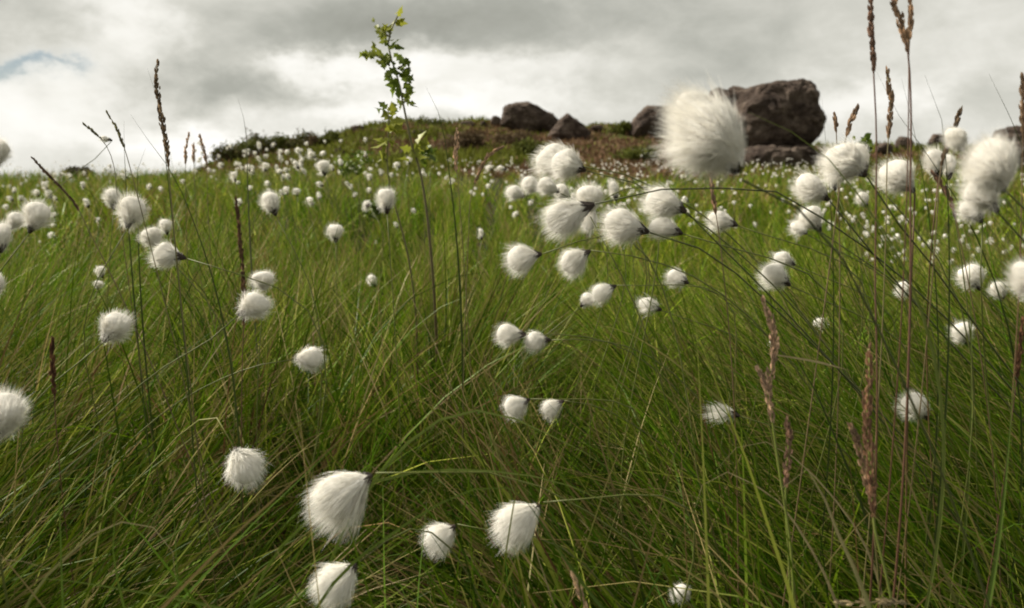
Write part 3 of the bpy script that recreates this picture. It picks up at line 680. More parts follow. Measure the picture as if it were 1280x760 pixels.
lv = [(498, 22, 55, 13, .95), (494, 30, 20, 14, .9), (491, 34, 100, 12, .8), (487, 36, 150, 10, .8), (496, 26, -10, 10, .9), (484, 40, 60, 12, .7), (483, 42, 140, 10, .6), (478, 38, 160, 9, .6), (472, 36, 120, 8, .5),
      (485, 50, 10, 9, .5), (482, 52, 190, 8, .4), (486, 58, -20, 9, .3), (484, 46, 210, 9, .5), (479, 42, 200, 8, .4),
      (491, 58, 70, 14, .1), (494, 62, 20, 14, .05), (492, 66, -20, 13, .1), (498, 70, -50, 14, .05), (490, 72, 160, 12, .1), (488, 76, 200, 13, .15), (497, 78, 10, 12, .1), (500, 74, -70, 12, .1), (492, 84, -100, 11, .05), (486, 68, 240, 10, .2),
      (480, 72, 140, 13, .45), (474, 70, 165, 13, .5), (468, 66, 110, 12, .5), (466, 68, 190, 14, .45), (458, 66, 200, 10, .3), (470, 74, -50, 9, .5), (463, 68, -60, 8, .3), (478, 76, -90, 10, .5), (484, 78, 170, 10, .4),
      (493, 86, 230, 14, .1), (489, 90, 200, 10, .2), (508, 80, -60, 13, .1), (510, 84, -110, 11, .1), (497, 90, -60, 10, .15), (500, 86, 30, 10, .1),
      (502, 98, 40, 15, .05), (506, 102, 80, 14, .05), (500, 104, 190, 16, .05), (496, 106, 230, 15, .05), (504, 108, -30, 14, .05), (499, 110, -90, 13, .05), (506, 104, -60, 14, .1), (495, 102, 160, 12, .1),
      (506, 124, 50, 15, .25), (510, 126, -10, 15, .25), (509, 124, 100, 10, .3), (503, 130, 150, 9, .2), (511, 122, 70, 12, .3),
      (518, 186, 30, 16, .6), (522, 180, 60, 18, .7), (524, 192, -20, 18, .65), (516, 198, 60, 18, .6), (530, 188, 90, 16, .7)]
sapling('young leafy sapling with yellow green tip rising tallest against the sky', [(497, 20), (489, 36), (485, 56), (491, 80), (498, 100), (503, 125), (508, 150), (514, 178), (524, 210), (532, 255), (537, 300)], 1.7, lv, 8, .0042,
        side=[[(487, 82), (478, 74), (466, 68), (454, 67)], [(505, 128), (510, 124)], [(497, 86), (506, 80)], [(488, 46), (480, 42), (471, 36)]])
lv2 = [(484, 136, 150, 12, .1), (481, 135, 200, 12, .05), (487, 133, 20, 9, .15), (488, 136, -20, 9, .1), (486, 148, -30, 20, .8), (488, 156, 20, 18, .8), (484, 160, -20, 18, .85), (487, 166, 60, 18, .8), (490, 150, -60, 20, .8), (494, 152, -80, 16, .75),
       (484, 176, 200, 20, .7), (483, 184, 230, 18, .7), (482, 180, 160, 16, .75), (487, 178, -20, 14, .7), (485, 172, -50, 14, .6), (480, 190, 250, 14, .6)]
sapling('shorter twig with drooping top leaf left of the young sapling', [(485, 134), (486, 150), (485, 175), (484, 200), (487, 232), (495, 262), (503, 290)], 1.6, lv2, 9, .0028, side=[[(484, 202), (479, 196), (476, 193)]])

# ------------------------------------------------------------------ seed heads, stalks and single blades
def panicle(label, path, Y, head, wpx, col, seed, stem_col=(.12, .10, .04), rs=.0011, name='seed_head_grass', group='brown seed heads on tall grass stems', dens=1.0, extend=True, splay=.35):
    """path from the tip downwards in photo pixels; the first `head` share of it carries spikelets"""
    r = np.random.default_rng(seed)
    pts = [P(a, b, Y * (1 + .0 * i)) for i, (a, b) in enumerate(path)]
    if extend:
        d = pts[-1] - pts[-2]; d = d / (abs(d[2]) + 1e-6); rz = H1(pts[-1][0], pts[-1][1] + .03)
        k = max(0.02, pts[-1][2] - rz); pts.append(np.array([pts[-1][0] + d[0] * k * .6, pts[-1][1] + .03, rz - .01]))
    rt = pts[-1]; npx = 60; sp = smooth_path(pts, npx)
    th = empty(name, rt); tag(th, label, 'grass', group)
    G = Geo(); V, Q, T = tube(sp, np.linspace(rs * .4, rs * .8, npx), 6); G.add(V, Q, T, stem_col); G.build('stem', [M_STEM], th, rt)
    # length in metres of the head
    pl = sum(math.hypot(path[i + 1][0] - path[i][0], path[i + 1][1] - path[i][1]) for i in range(len(path) - 1)) * Y / FPX
    seg = np.linalg.norm(np.diff(sp, axis=0), axis=1); cum = np.concatenate([[0], np.cumsum(seg)])
    Lh = pl * head; W = wpx * .72 / FPX * Y
    n = int(Lh / 0.00042 * dens); s = r.random(n) ** 0.9 * Lh
    base = np.stack([np.interp(s, cum, sp[:, q]) for q in range(3)], -1)
    tg = tangents(sp); ax = -nrm(np.stack([np.interp(s, cum, tg[:, q]) for q in range(3)], -1))
    env = np.clip(np.minimum(s / Lh * 3.0 + .25, (1 - s / Lh) * 4 + .2), 0, 1) * (0.85 + .15 * np.sin(s / Lh * 23 + seed))
    o1 = nrm(np.cross(ax, r.normal(size=(n, 3)))); off = o1 * (r.random(n) ** .7 * env * W * .5)[:, None]
    l = 0.0032 + .0022 * r.random(n)
    d = nrm(ax + o1 * (splay * r.random(n))[:, None])
    t = np.linspace(0, 1, 4); C = (base + off)[:, None] + d[:, None] * (l[:, None] * t)[..., None]
    hw = l[:, None] * np.array([.08, .2, .16, .02]); side = nrm(np.cross(d, r.normal(size=(n, 3))))[:, None] * np.ones((1, 4, 1))
    cc = np.asarray(col) * (.7 + .9 * r.random((n, 1))) ; pale = r.random(n) < .3; cc[pale] = cc[pale] * 1.9
    G = Geo(); V, Q, Cc = ribbons(C, hw, side, np.repeat(cc[:, None], 4, 1)); G.add(V, Q, None, Cc)
    side2 = nrm(np.cross(d, side[:, 0]))[:, None] * np.ones((1, 4, 1)); V, Q, Cc = ribbons(C, hw, side2, np.repeat(cc[:, None], 4, 1)); G.add(V, Q, None, Cc)
    G.build('seed_head', [M_SEED], th, rt)
    return th
BR = (.25, .175, .115); DB = (.15, .11, .07); PALE = (.32, .23, .16); RD = (.10, .05, .03)
panicle('tall dark narrow seed head rising against the sky at left', [(197, 78), (195, 100), (199, 130), (203, 155), (208, 180), (211, 215), (215, 260)], .85, .72, 9, DB, 1)
panicle('tall slim seed head cut by the top edge, left of the double one', [(1090, -8), (1088, 28), (1091, 60), (1092, 90), (1095, 150), (1095, 260), (1094, 350), (1096, 450)], .62, .22, 8, (.17, .11, .08), 2, RD, .0013)
panicle('thick double seed head cut by the top edge on a red brown stalk', [(1112, -12), (1122, 15), (1130, 40), (1135, 66), (1138, 110), (1138, 230), (1138, 350), (1135, 470)], .6, .17, 13, BR, 3, RD, .0015)
panicle('second thinner branch head leaning on the thick double seed head', [(1138, -10), (1139, 15), (1138, 35), (1136, 66), (1136, 90)], .61, .6, 8, BR, 4, RD, .001)
panicle('short reddish seed head between the two tall stalks at right', [(1109, 88), (1112, 115), (1114, 140), (1111, 165), (1109, 200), (1108, 260)], .7, .5, 9, BR, 5, (.14, .12, .05))
panicle('stubby slanting seed head behind the broad soft tuft', [(1072, 134), (1064, 150), (1058, 168), (1054, 200)], .75, .6, 8, BR, 6, (.14, .10, .05))
panicle('tiny seed head left of the stubby slanting one', [(1044, 146), (1045, 158), (1046, 180)], .8, .6, 6, BR, 7, (.14, .10, .05))
panicle('slanting brown seed head crossing the oval tuft at right', [(1201, 136), (1194, 158), (1184, 182), (1175, 215), (1172, 260)], .68, .6, 8, DB, 8, (.12, .09, .04))
panicle('reddish seed head at the right edge against the sky', [(1278, 96), (1279, 120), (1279, 145), (1278, 200), (1276, 300)], .6, .35, 9, BR, 9, (.13, .08, .04))
panicle('pale brown seed head standing in mid right grass', [(954, 374), (960, 390), (966, 410), (968, 440), (962, 480), (960, 520), (968, 560)], .68, .72, 15, PALE, 10, (.12, .13, .03))
panicle('lower pale seed head joined below the mid right one', [(948, 462), (956, 480), (962, 500), (966, 530), (976, 600), (988, 680), (993, 780)], .64, .22, 13, PALE, 11, (.13, .16, .03), .0019)
panicle('green based seed head rising beside the lower pale one', [(984, 525), (986, 550), (984, 580), (982, 620), (986, 700)], .65, .5, 12, (.2, .13, .09), 12, (.13, .16, .03), .0016)
panicle('chunky brown seed head at lower right', [(1086, 436), (1087, 470), (1084, 510), (1086, 560), (1090, 610), (1092, 650), (1108, 720), (1120, 780)], .6, .62, 18, (.2, .12, .075), 13, (.14, .17, .035), .0017)
panicle('shorter brown seed head pressed against the chunky one', [(1064, 533), (1074, 560), (1080, 590), (1088, 625), (1092, 660)], .62, .8, 13, BR, 14, (.13, .12, .04))
panicle('straw coloured seed head poking up at the bottom edge', [(716, 719), (724, 738), (731, 760), (738, 790)], .6, .8, 10, (.4, .3, .2), 15)
panicle('pale seed head lying along the bottom right edge', [(1048, 752), (1078, 754), (1110, 752), (1140, 756), (1165, 775)], .6, .7, 8, (.34, .28, .17), 16, splay=.5, dens=.5)
panicle('pale thin seed head right of the sapling against the slope', [(571, 162), (571, 180), (569, 200), (572, 222), (575, 260)], 1.3, .55, 9, PALE, 17)
panicle('curved brown stalk drooping left of the heaped cluster', [(628, 184), (612, 192), (602, 208), (594, 228), (588, 250), (586, 290)], 1.2, .5, 7, BR, 18)
panicle('bent olive seed head left of the tall dark one', [(133, 140), (143, 155), (152, 175), (160, 200), (168, 230)], .95, .55, 3.5, (.15, .14, .07), 19, dens=.5)
panicle('nodding thin seed head at the far left of the sky group', [(105, 155), (113, 161), (122, 169), (134, 184), (142, 206), (146, 240)], 1.1, .3, 3.5, (.15, .14, .07), 20, dens=.5)
panicle('faint brown seed head right of the tall dark one', [(236, 168), (233, 180), (232, 200), (232, 230)], 1.5, .6, 6, PALE, 21)
panicle('second faint seed head right of the tall dark one', [(249, 168), (254, 185), (258, 205), (259, 235)], 1.5, .6, 6, PALE, 22)
panicle('third faint seed head between the pair of faint ones', [(242, 180), (242, 195), (243, 220)], 1.6, .6, 6, PALE, 23)
panicle('upright dead brown stalk in the left grass', [(295, 245), (298, 280), (303, 330), (305, 390), (303, 450)], 1.05, .8, 7, (.10, .06, .035), 24, RD)
panicle('dark brown stalk in the lower left grass', [(66, 425), (65, 450), (67, 480), (69, 515)], .85, .8, 8, (.09, .045, .025), 25, RD)
panicle('slanting brown stalk above the rounder left tuft', [(42, 199), (54, 212), (70, 228), (92, 252), (112, 290)], 1.0, .75, 2.6, (.12, .08, .05), 26, (.12, .08, .05))
panicle('red brown stalk standing near the right edge', [(1279, 400), (1274, 440), (1270, 480), (1264, 530)], .75, .6, 8, (.12, .065, .035), 27, RD)
panicle('brown stalk crossing the white tuft under the largest one', [(889, 226), (892, 250), (897, 280), (902, 320)], .85, .45, 6, BR, 28, (.12, .08, .04))
panicle('drooping brown stalk under the oval tuft at right', [(1166, 216), (1178, 232), (1190, 255), (1200, 300)], .75, .7, 7, (.2, .13, .09), 29, (.12, .08, .04))

def blade(label, path, Y, wpx, col, tip=None, name='grass_blade', group='single grass blades standing out from the sward', ground=True, Yend=None):
    """path from tip to foot"""
    n = len(path); pts = [P(a, b, Y + ((Yend or Y) - Y) * i / max(1, n - 1)) for i, (a, b) in enumerate(path)]
    if ground:
        e = pts[-1]; d = (pts[-1] - pts[-2]); k = e[2] - H1(e[0], e[1])
        if k > .02: pts.append(np.array([e[0] + np.clip(d[0], -.1, .1), e[1] + .05, e[2] - k - .01]))
    sp = smooth_path(pts, 26)[::-1]; rt = sp[0]
    w = wpx / FPX * Y * .5; tt = np.linspace(0, 1, 26); hw = w * np.minimum(1, np.minimum(.55 + tt, (1 - tt) * 3.2 + .06))
    tg = tangents(sp); view = nrm(sp - np.array([0, 0, EYE])); side = nrm(np.cross(tg, view)); nn = np.cross(side, tg)
    col = np.asarray(col, float); tip = col if tip is None else np.asarray(tip, float)
    cc = col + (tip - col) * sstep(.55, 1, tt)[:, None]
    # folded blade: two leaves either side of the midrib
    V = np.stack([sp - side * hw[:, None] - nn * hw[:, None] * .5, sp, sp + side * hw[:, None] - nn * hw[:, None] * .5], 1)
    i = np.arange(25) * 3; Q = np.concatenate([np.stack([i, i + 1, i + 4, i + 3], -1), np.stack([i + 1, i + 2, i + 5, i + 4], -1)])
    G = Geo(); G.add(V.reshape(-1, 3), Q, None, np.repeat(cc, 3, 0)); o = G.build(name, [M_GRASS], None, rt, rt)
    return tag(o, label, 'grass blade', group)
GN = (.11, .16, .025); LGN = (.20, .25, .06); STR = (.36, .30, .16); DK = (.05, .07, .02)
blade('long blade arching over the tuft with a black bract in the middle', [(770, 592), (735, 568), (690, 545), (645, 524), (600, 513), (560, 520), (520, 545), (480, 585), (455, 620)], .72, 4.5, GN, LGN)
blade('pale blade arching above the tuft striped by blades', [(800, 655), (740, 618), (680, 598), (600, 588), (520, 590), (460, 605), (400, 640)], .66, 4.0, GN, LGN)
blade('blade rising from left to meet the striped tuft', [(700, 668), (662, 628), (630, 608), (590, 612), (545, 632), (500, 660), (455, 692)], .62, 4.0, GN)
blade('broad flat blade leaning beside the striped tuft', [(640, 605), (668, 640), (700, 690), (725, 725), (765, 775)], .58, 7, (.07, .11, .02))
blade('broad light blade leaning at lower right with a bent straw tip', [(975, 612), (992, 596), (1008, 586), (1022, 606), (1048, 668), (1072, 720), (1092, 775)], .56, 8, LGN, STR)
blade('curled straw coloured blade tip in mid right grass', [(867, 640), (868, 622), (880, 604), (905, 590), (940, 604), (968, 622), (1010, 680)], .7, 3.5, STR)
blade('second curled straw blade above the first one', [(895, 588), (905, 572), (925, 557), (955, 552), (990, 570), (1040, 620)], .72, 3, STR)
blade('upright blade with pointed tip at lower left', [(148, 611), (143, 650), (142, 700), (152, 745), (160, 780)], .58, 5, (.12, .19, .025))
blade('thin upright blade beside the spiky left tuft', [(69, 555), (72, 600), (75, 650), (77, 720)], .62, 4, (.10, .16, .025))
blade('thin upright blade right of the pointed one', [(215, 600), (217, 640), (220, 690), (223, 740)], .66, 3.5, (.10, .16, .025))
blade('straw blade curling over at lower left', [(220, 730), (216, 690), (200, 665), (170, 652), (140, 655), (90, 690)], .62, 4, GN, STR)
blade('long pale blade lying across the lower left corner', [(65, 712), (30, 702), (-10, 698), (-60, 705)], .6, 3.5, LGN, STR)
blade('blade lying low along the bottom left', [(-10, 722), (70, 724), (150, 736), (240, 752), (330, 775)], .58, 4, GN)
blade('long green blade tapering before the crag face', [(935, 140), (960, 150), (990, 165), (1018, 182), (1050, 215), (1085, 260)], .6, 4, (.16, .2, .05))
blade('dark thin blade against the sky near the right edge', [(1236, 92), (1248, 115), (1260, 140), (1268, 160), (1285, 200)], .7, 3.2, DK)
blade('dark thin blade against the sky right of the double seed head', [(1156, 94), (1166, 118), (1176, 145), (1181, 175), (1184, 230)], .7, 3, DK)
blade('thin blade crossing behind the double seed head', [(1096, 90), (1110, 125), (1128, 150), (1150, 180), (1190, 240)], .75, 2.4, DK)
blade('fine blade between the two tall seed heads', [(1127, 98), (1132, 118), (1142, 160), (1150, 200)], .8, 2.2, DK)
blade('fine blade beside the crag edge', [(1027, 121), (1028, 140), (1031, 165), (1035, 210)], .8, 2.0, DK)
blade('thin tilted blade right of the sapling', [(532, 108), (540, 125), (548, 140), (552, 152), (558, 190)], 1.2, 2.6, DK)
blade('faint thin blade on the sky left of the sapling', [(297, 122), (304, 145), (308, 170), (309, 210)], 1.4, 2.2, (.09, .10, .05))
blade('thin blade leaning across the tall dark seed head', [(184, 85), (193, 108), (200, 140), (206, 190)], .95, 2.0, DK)
blade('thin blade bending over in the left sky group', [(163, 143), (180, 168), (200, 195), (215, 215), (235, 260)], 1.0, 2.2, DK)
blade('straight fine blade in the left sky group', [(155, 150), (155, 180), (157, 220)], 1.1, 2.2, DK)
blade('blade leaning right in the left sky group', [(182, 185), (174, 195), (172, 215), (172, 245)], 1.1, 2.2, DK)
blade('dark blade sweeping across the right grass', [(950, 380), (990, 440), (1020, 490), (1045, 550), (1070, 610)], .75, 4, DK)
blade('light green blade before the right tufts', [(1205, 268), (1210, 300), (1212, 350), (1214, 420)], .8, 3.4, (.13, .17, .04))
blade('broad green blade standing at the far lower right', [(1268, 470), (1262, 540), (1255, 620), (1245, 700), (1232, 775)], .58, 7, (.09, .14, .025))
blade('bright blade leaning at the lower right corner', [(1208, 660), (1235, 690), (1262, 720), (1300, 765)], .56, 5, LGN)
blade('yellow tipped blade in mid right grass', [(735, 405), (775, 412), (800, 424), (850, 458), (900, 500)], 1.0, 3.4, GN, (.4, .34, .12))
blade('straw blade crossing left of the chunky seed head', [(1062, 463), (1020, 452), (985, 446), (960, 442)], .7, 2.6, STR, ground=False)

# ------------------------------------------------------------------ grass
PAL = np.array([(.082, .150, .007), (.118, .185, .008), (.042, .090, .006), (.155, .215, .010), (.28, .29, .045), (.090, .155, .008)])
DEAD = np.array([(.28, .21, .085), (.20, .13, .05), (.12, .065, .028), (.34, .28, .14)])
def grass(n, y0, y1, pxr, lens, wid, K, dead, seed, lean, fine=1.0, cap=None, power=1.0, gap=False, bright=1.0, patch=.8, tus=.8):
    r = np.random.default_rng(seed)
    Y = np.exp(r.uniform(math.log(y0), math.log(y1), n)); px = r.uniform(pxr[0], pxr[1], n)
    if gap: Y = np.where(r.random(n) < .85, np.sqrt(r.uniform(y0 ** 2, y1 ** 2, n)), Y)
    if gap:                                                  # an opening between the tussocks, dark down to the peat
        g_ = np.exp(-((px - 440) / 120) ** 2 - ((Y - .98) / .25) ** 2); k_ = r.random(n) > .93 * g_; px = px[k_]; Y = Y[k_]; n = len(px)
    x = (px - 640) / FPX * (Y + .12)
    # tussocks: pull roots toward clump centres
    cl = 0.22 + 0.02 * Y; gx = np.round(x / cl + .3 * vnoise(x * 3, Y * 3)) * cl; gy = np.round(Y / cl) * cl
    kk = r.uniform(.2, .92, n) if not gap else r.uniform(0, .4, n); x = x * (1 - kk) + gx * kk + r.normal(size=n) * .01; yy = Y * (1 - kk) + gy * kk + r.normal(size=n) * .01
    rad_ = None
    if gap:                                                  # most blades spring from the crowns of tussocks and fan outward
        cx_, cy_ = [], []
        rc = np.random.default_rng(99); 
        for _ in range(4000):
            Yc = math.sqrt(rc.uniform(.44 ** 2, 1.65 ** 2)); pc = rc.uniform(pxr[0], pxr[1]); xc = (pc - 640) / FPX * (Yc + .12)
            if abs(pc - 430) < 105 and .72 < Yc < 1.17: continue
            if abs(pc - 60) < 150 and .50 < Yc < .66: continue
            if abs(pc - 1190) < 90 and .60 < Yc < .80: continue
            if all((xc - a_) ** 2 + (Yc - b_) ** 2 > .18 ** 2 for a_, b_ in zip(cx_, cy_)): cx_.append(xc); cy_.append(Yc)
        cx_ = np.array(cx_); cy_ = np.array(cy_); ki = r.integers(0, len(cx_), n); tm = r.random(n) < tus
        rr_ = .055 * np.sqrt(r.random(n)); ra = r.uniform(0, 2 * np.pi, n)
        x = np.where(tm, cx_[ki] + rr_ * np.cos(ra), x); yy = np.where(tm, cy_[ki] + rr_ * np.sin(ra), yy); Y = np.where(tm, cy_[ki], Y)
        px = np.where(tm, cx_[ki] / (cy_[ki] + .12) * FPX + 640, px); rad_ = np.where(tm, rr_ / .055, 0)
    if gap:                                                  # front blades thinned and cut short to open up a dark gap
        hol = np.exp(-((px - 440) / 150) ** 4) * (1 - sstep(.86, 1.0, Y)); k_ = r.random(n) > np.maximum(.72 * hol, .5 * (1 - sstep(.62, .78, Y)))
        x = x[k_]; yy = yy[k_]; Y = Y[k_]; px = px[k_]; hol = hol[k_]; rad_ = rad_[k_]; ra = ra[k_]; n = len(x)
    if patch > 0 and not gap:                                            # tussocks and hollows
        k_ = r.random(n) < (1 - patch) + patch * sstep(-.35, .25, vnoise(x * 2.6 + 31, yy * 2.0 + 7)); x = x[k_]; yy = yy[k_]; Y = Y[k_]; px = px[k_]; n = len(x)
    z = hgt(x, yy)
    l = r.uniform(lens[0], lens[1], n) * (1 + .22 * vnoise(x * 2.3 + 5, yy * 2.3)) * (1 - (.45 * hol if gap else 0))
    th0, sd, phi = lean(px, Y, r)
    if gap:
        vx = np.sin(th0) * np.cos(phi) + rad_ * np.cos(ra) * .42; vy = np.sin(th0) * np.sin(phi) + rad_ * np.sin(ra) * .42
        th0 = np.clip(np.hypot(vx, vy), 0, 1.3); phi = np.arctan2(vy, vx)
    dirx = np.cos(phi); diry = np.sin(phi)
    if gap: diry = np.where(np.abs(dirx) > .3, diry * .45 + .22 * np.abs(dirx), np.abs(diry))   # the wind lays the near grass away from the path
    arc = np.abs(r.normal(0.45, .35, n)); big = r.random(n) < .09; arc[big] += r.uniform(.6, 1.5, big.sum())
    t = np.linspace(0, 1, K); ang = th0[:, None] + arc[:, None] * t[None] ** 1.6
    ang = np.clip(ang, -.2, 2.3)
    st = l[:, None] / (K - 1) * np.ones(K)
    hz = np.cumsum(np.sin(ang) * st, 1) - np.sin(ang[:, :1]) * st[:, :1]; vz = np.cumsum(np.cos(ang) * st, 1) - np.cos(ang[:, :1]) * st[:, :1]
    # lean belongs to the place where the blade is seen: set the root back by half its reach
    k_ = np.where(rad_ > 0, .0, .55) if gap else .55
    if gap:                                                  # whole tussocks are set back by the mean reach of their blades
        sg_ = np.where(px < 330, -1, np.where(px > 680, 1, 0)); x = x + np.where(rad_ > 0, sg_ * .17, 0)
    x = x - k_ * hz[:, -1] * dirx; yy = yy - .5 * k_ * hz[:, -1] * diry; z = hgt(x, yy)
    wob = r.normal(size=(n, 1)) * .04 * l[:, None] * np.sin(t * 3)
    C = np.stack([x[:, None] + hz * dirx[:, None] - wob * diry[:, None], yy[:, None] + hz * diry[:, None] + wob * dirx[:, None], z[:, None] + vz - .01], -1)
    keep = C[:, :, 1].min(1) > 0.30
    a, b, d = proj(C)
    keep &= (d.min(1) > .28)
    env = np.interp(a, [-100, 0, 260, 400, 520, 700, 900, 1000, 1280, 1400], [214, 214, 214, 205, 214, 222, 224, 205, 172, 172])
    over = ((b < env - r.exponential(6, n)[:, None])).any(1)
    keep &= ~over
    for (hx, hy, rx, ry, hY) in HEADS:                      # do not bury the tufts
        m = (np.abs(a - hx) < rx + 1) & (np.abs(b - hy) < ry + 1) & (d < hY + .02)
        m &= (((a - hx) / (rx + 1)) ** 2 + ((b - hy) / (ry + 1)) ** 2) < 1
        hit = m.any(1)
        keep &= ~(hit & (r.random(n) < (.985 if rx > 9 else .9)))
    if gap:                                                  # thin spots in the sward that let one see down to the shaded stems
        for (hx, hy, rx, ry, pr_) in [(445, 505, 105, 80, .9), (500, 600, 70, 50, .75), (120, 600, 170, 50, .7), (90, 680, 130, 40, .65), (1190, 620, 100, 80, .7), (330, 690, 70, 60, .6), (860, 600, 120, 25, .45), (250, 520, 70, 40, .5)]:
            m = (((a - hx) / rx) ** 2 + ((b - hy) / ry) ** 2 < 1)[:, K // 3:].sum(1) >= 2
            keep &= ~(m & (r.random(n) < pr_))
    C = C[keep]; l = l[keep]; n = len(C); xk = x[keep]; yk = yy[keep]
    tg = tangents(C); side = nrm(np.cross(tg, nrm(r.normal(size=(n, 1, 3)) * np.array([.5, 1, .5]) + np.array([0, -.5, 0]))))
    w = r.uniform(wid[0], wid[1], n) * .5
    hw = w[:, None] * np.minimum(1, (1 - t)[None] * 2.2 + .08)
    dry = fbm(xk * 1.6 + 40, yk * 1.6, 3)
    isd = r.random(n) < np.clip(dead * (1 + 2.4 * dry), .02, .75)
    col = PAL[r.integers(0, len(PAL), n)] * (.55 + .8 * r.random((n, 1)) ** 1.3)
    hue = vnoise(xk * .9 + 3, yk * .9 + 8)[:, None]; col = col * (1 + hue * np.array([.18, .06, .1]))
    col[isd] = DEAD[r.integers(0, len(DEAD), isd.sum())] * (.7 + .5 * r.random((isd.sum(), 1)))
    cc = np.repeat(col[:, None], K, 1) * bright  # layer tint scale: shade painted into near layers, farther ones lightened
    tipd = r.random(n) < .25
    cc[tipd] = cc[tipd] * (1 - sstep(.6, 1, t)[None, :, None]) + np.array([.3, .22, .10]) * sstep(.6, 1, t)[None, :, None]
    return ribbons(C, hw, side, cc)

def lean_near(px, Y, r):
    n = len(px)
    left = 1 - sstep(300, 420, px); right = sstep(600, 740, px); mid = 1 - left - right
    comb = np.exp(-((px - 780) / 170) ** 2)
    th = left * r.normal(.85, .28, n) + right * (r.normal(.72, .24, n) + .4 * comb) + mid * np.abs(r.normal(.02, .18, n))
    low = sstep(.5, .85, Y) ; th = th * (1 + .25 * (1 - low) * (left + right)) + (1 - low) * mid * r.normal(.5, .4, n)
    phi = np.where(r.random(n) < left + mid * .5, 0.0, np.pi) + r.normal(0, .55, n)
    wild = r.random(n) < .12; phi[wild] = r.uniform(0, 2 * np.pi, wild.sum()); th = np.where(wild, np.abs(r.normal(.3, .3, n)), th)
    return np.clip(th, 0, 1.35), None, phi
def lean_mid(px, Y, r):
    n = len(px); right = sstep(640, 900, px); left = 1 - sstep(150, 380, px)
    th = np.abs(r.normal(.10, .2, n)) + right * r.normal(.52, .22, n).clip(0) + left * r.normal(.35, .2, n).clip(0)
    phi = np.where(r.random(n) < .5 + .4 * left - .42 * right, 0., np.pi) + r.normal(0, .6, n)
    return th, None, phi
def lean_far(px, Y, r):
    n = len(px); return np.abs(r.normal(.15, .25, n)), None, r.uniform(0, 2 * np.pi, n)

G = Geo()
def addg(*a, **k): V, Q, C = grass(*a, **k); G.add(V, Q, None, C)
addg(31000, .40, 1.5, (-300, 1580), (.36, .62), (.0016, .0040), 8, .07, 1, lean_near, gap=True, bright=.78)  # blade colour darkened to imitate the shade seen looking down into grass
addg(9000, .40, 1.5, (-300, 1580), (.10, .26), (.0010, .0019), 6, .30, 2, lean_near, gap=True, tus=.3, bright=.6)  # undergrowth tint darkened further, shade put into its colour
def lean_tall(px, Y, r):
    n = len(px); return np.abs(r.normal(.42, .16, n)), None, np.pi + r.normal(0, .35, n)
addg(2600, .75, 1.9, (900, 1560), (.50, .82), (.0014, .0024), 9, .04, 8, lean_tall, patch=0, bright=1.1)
addg(60000, 1.3, 3.6, (-200, 1480), (.30, .56), (.0016, .0030), 6, .10, 3, lean_mid, bright=1.55)  # same palette lightened from here on, so the open field looks better lit
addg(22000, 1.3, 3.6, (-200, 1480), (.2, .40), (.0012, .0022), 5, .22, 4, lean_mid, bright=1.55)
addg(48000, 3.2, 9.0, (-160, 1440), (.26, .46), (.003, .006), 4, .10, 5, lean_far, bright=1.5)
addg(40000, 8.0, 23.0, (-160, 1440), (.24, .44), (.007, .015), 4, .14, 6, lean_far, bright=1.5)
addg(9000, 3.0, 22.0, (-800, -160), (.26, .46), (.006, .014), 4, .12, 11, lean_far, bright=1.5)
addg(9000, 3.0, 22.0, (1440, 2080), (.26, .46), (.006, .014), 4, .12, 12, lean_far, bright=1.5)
addg(5000, -0 + .30, .40, (-1500, 2800), (.1, .2), (.001, .002), 4, .2, 7, lean_far)
tag(G.build('grass', [M_GRASS]), 'tall green and straw coloured moor grass covering the field', 'grass', None, 'stuff')

# heath on the hill
r = np.random.default_rng(77); n = 60000
Y = r.uniform(20, 47, n); px = r.uniform(150, 1420, n); x = (px - 640) / FPX * Y; z = hgt(x, Y)
pn = fbm(x * .28 + 3, Y * .28, 4); l = r.uniform(.10, .34, n) * (1 + .5 * np.clip(pn, -1, 1))
d = nrm(r.normal(size=(n, 3)) * np.array([.5, .5, .2]) + np.array([0, 0, 1.])); t = np.linspace(0, 1, 3)
C = np.stack([x, Y, z - .02], -1)[:, None] + d[:, None] * (l[:, None] * t)[..., None]
hw = r.uniform(.02, .05, n)[:, None] * np.array([.7, 1, .1]); side = nrm(np.cross(d, r.normal(size=(n, 3))))[:, None] * np.ones((1, 3, 1))
gr = np.array([(.12, .14, .018), (.15, .165, .024), (.10, .11, .018)]); hb = np.array([(.15, .085, .05), (.12, .07, .04), (.18, .12, .06)])
isg = (pn + r.normal(size=n) * .25) > -.2
col = np.where(isg[:, None], gr[r.integers(0, 3, n)], hb[r.integers(0, 3, n)]) * (.75 + .5 * r.random((n, 1)))
G = Geo(); V, Q, Cc = ribbons(C, hw, side, np.repeat(col[:, None], 3, 1)); G.add(V, Q, None, Cc)
tag(G.build('heather', [M_HEATH]), 'brown heather and green bilberry covering the hillside', 'heather', None, 'stuff')

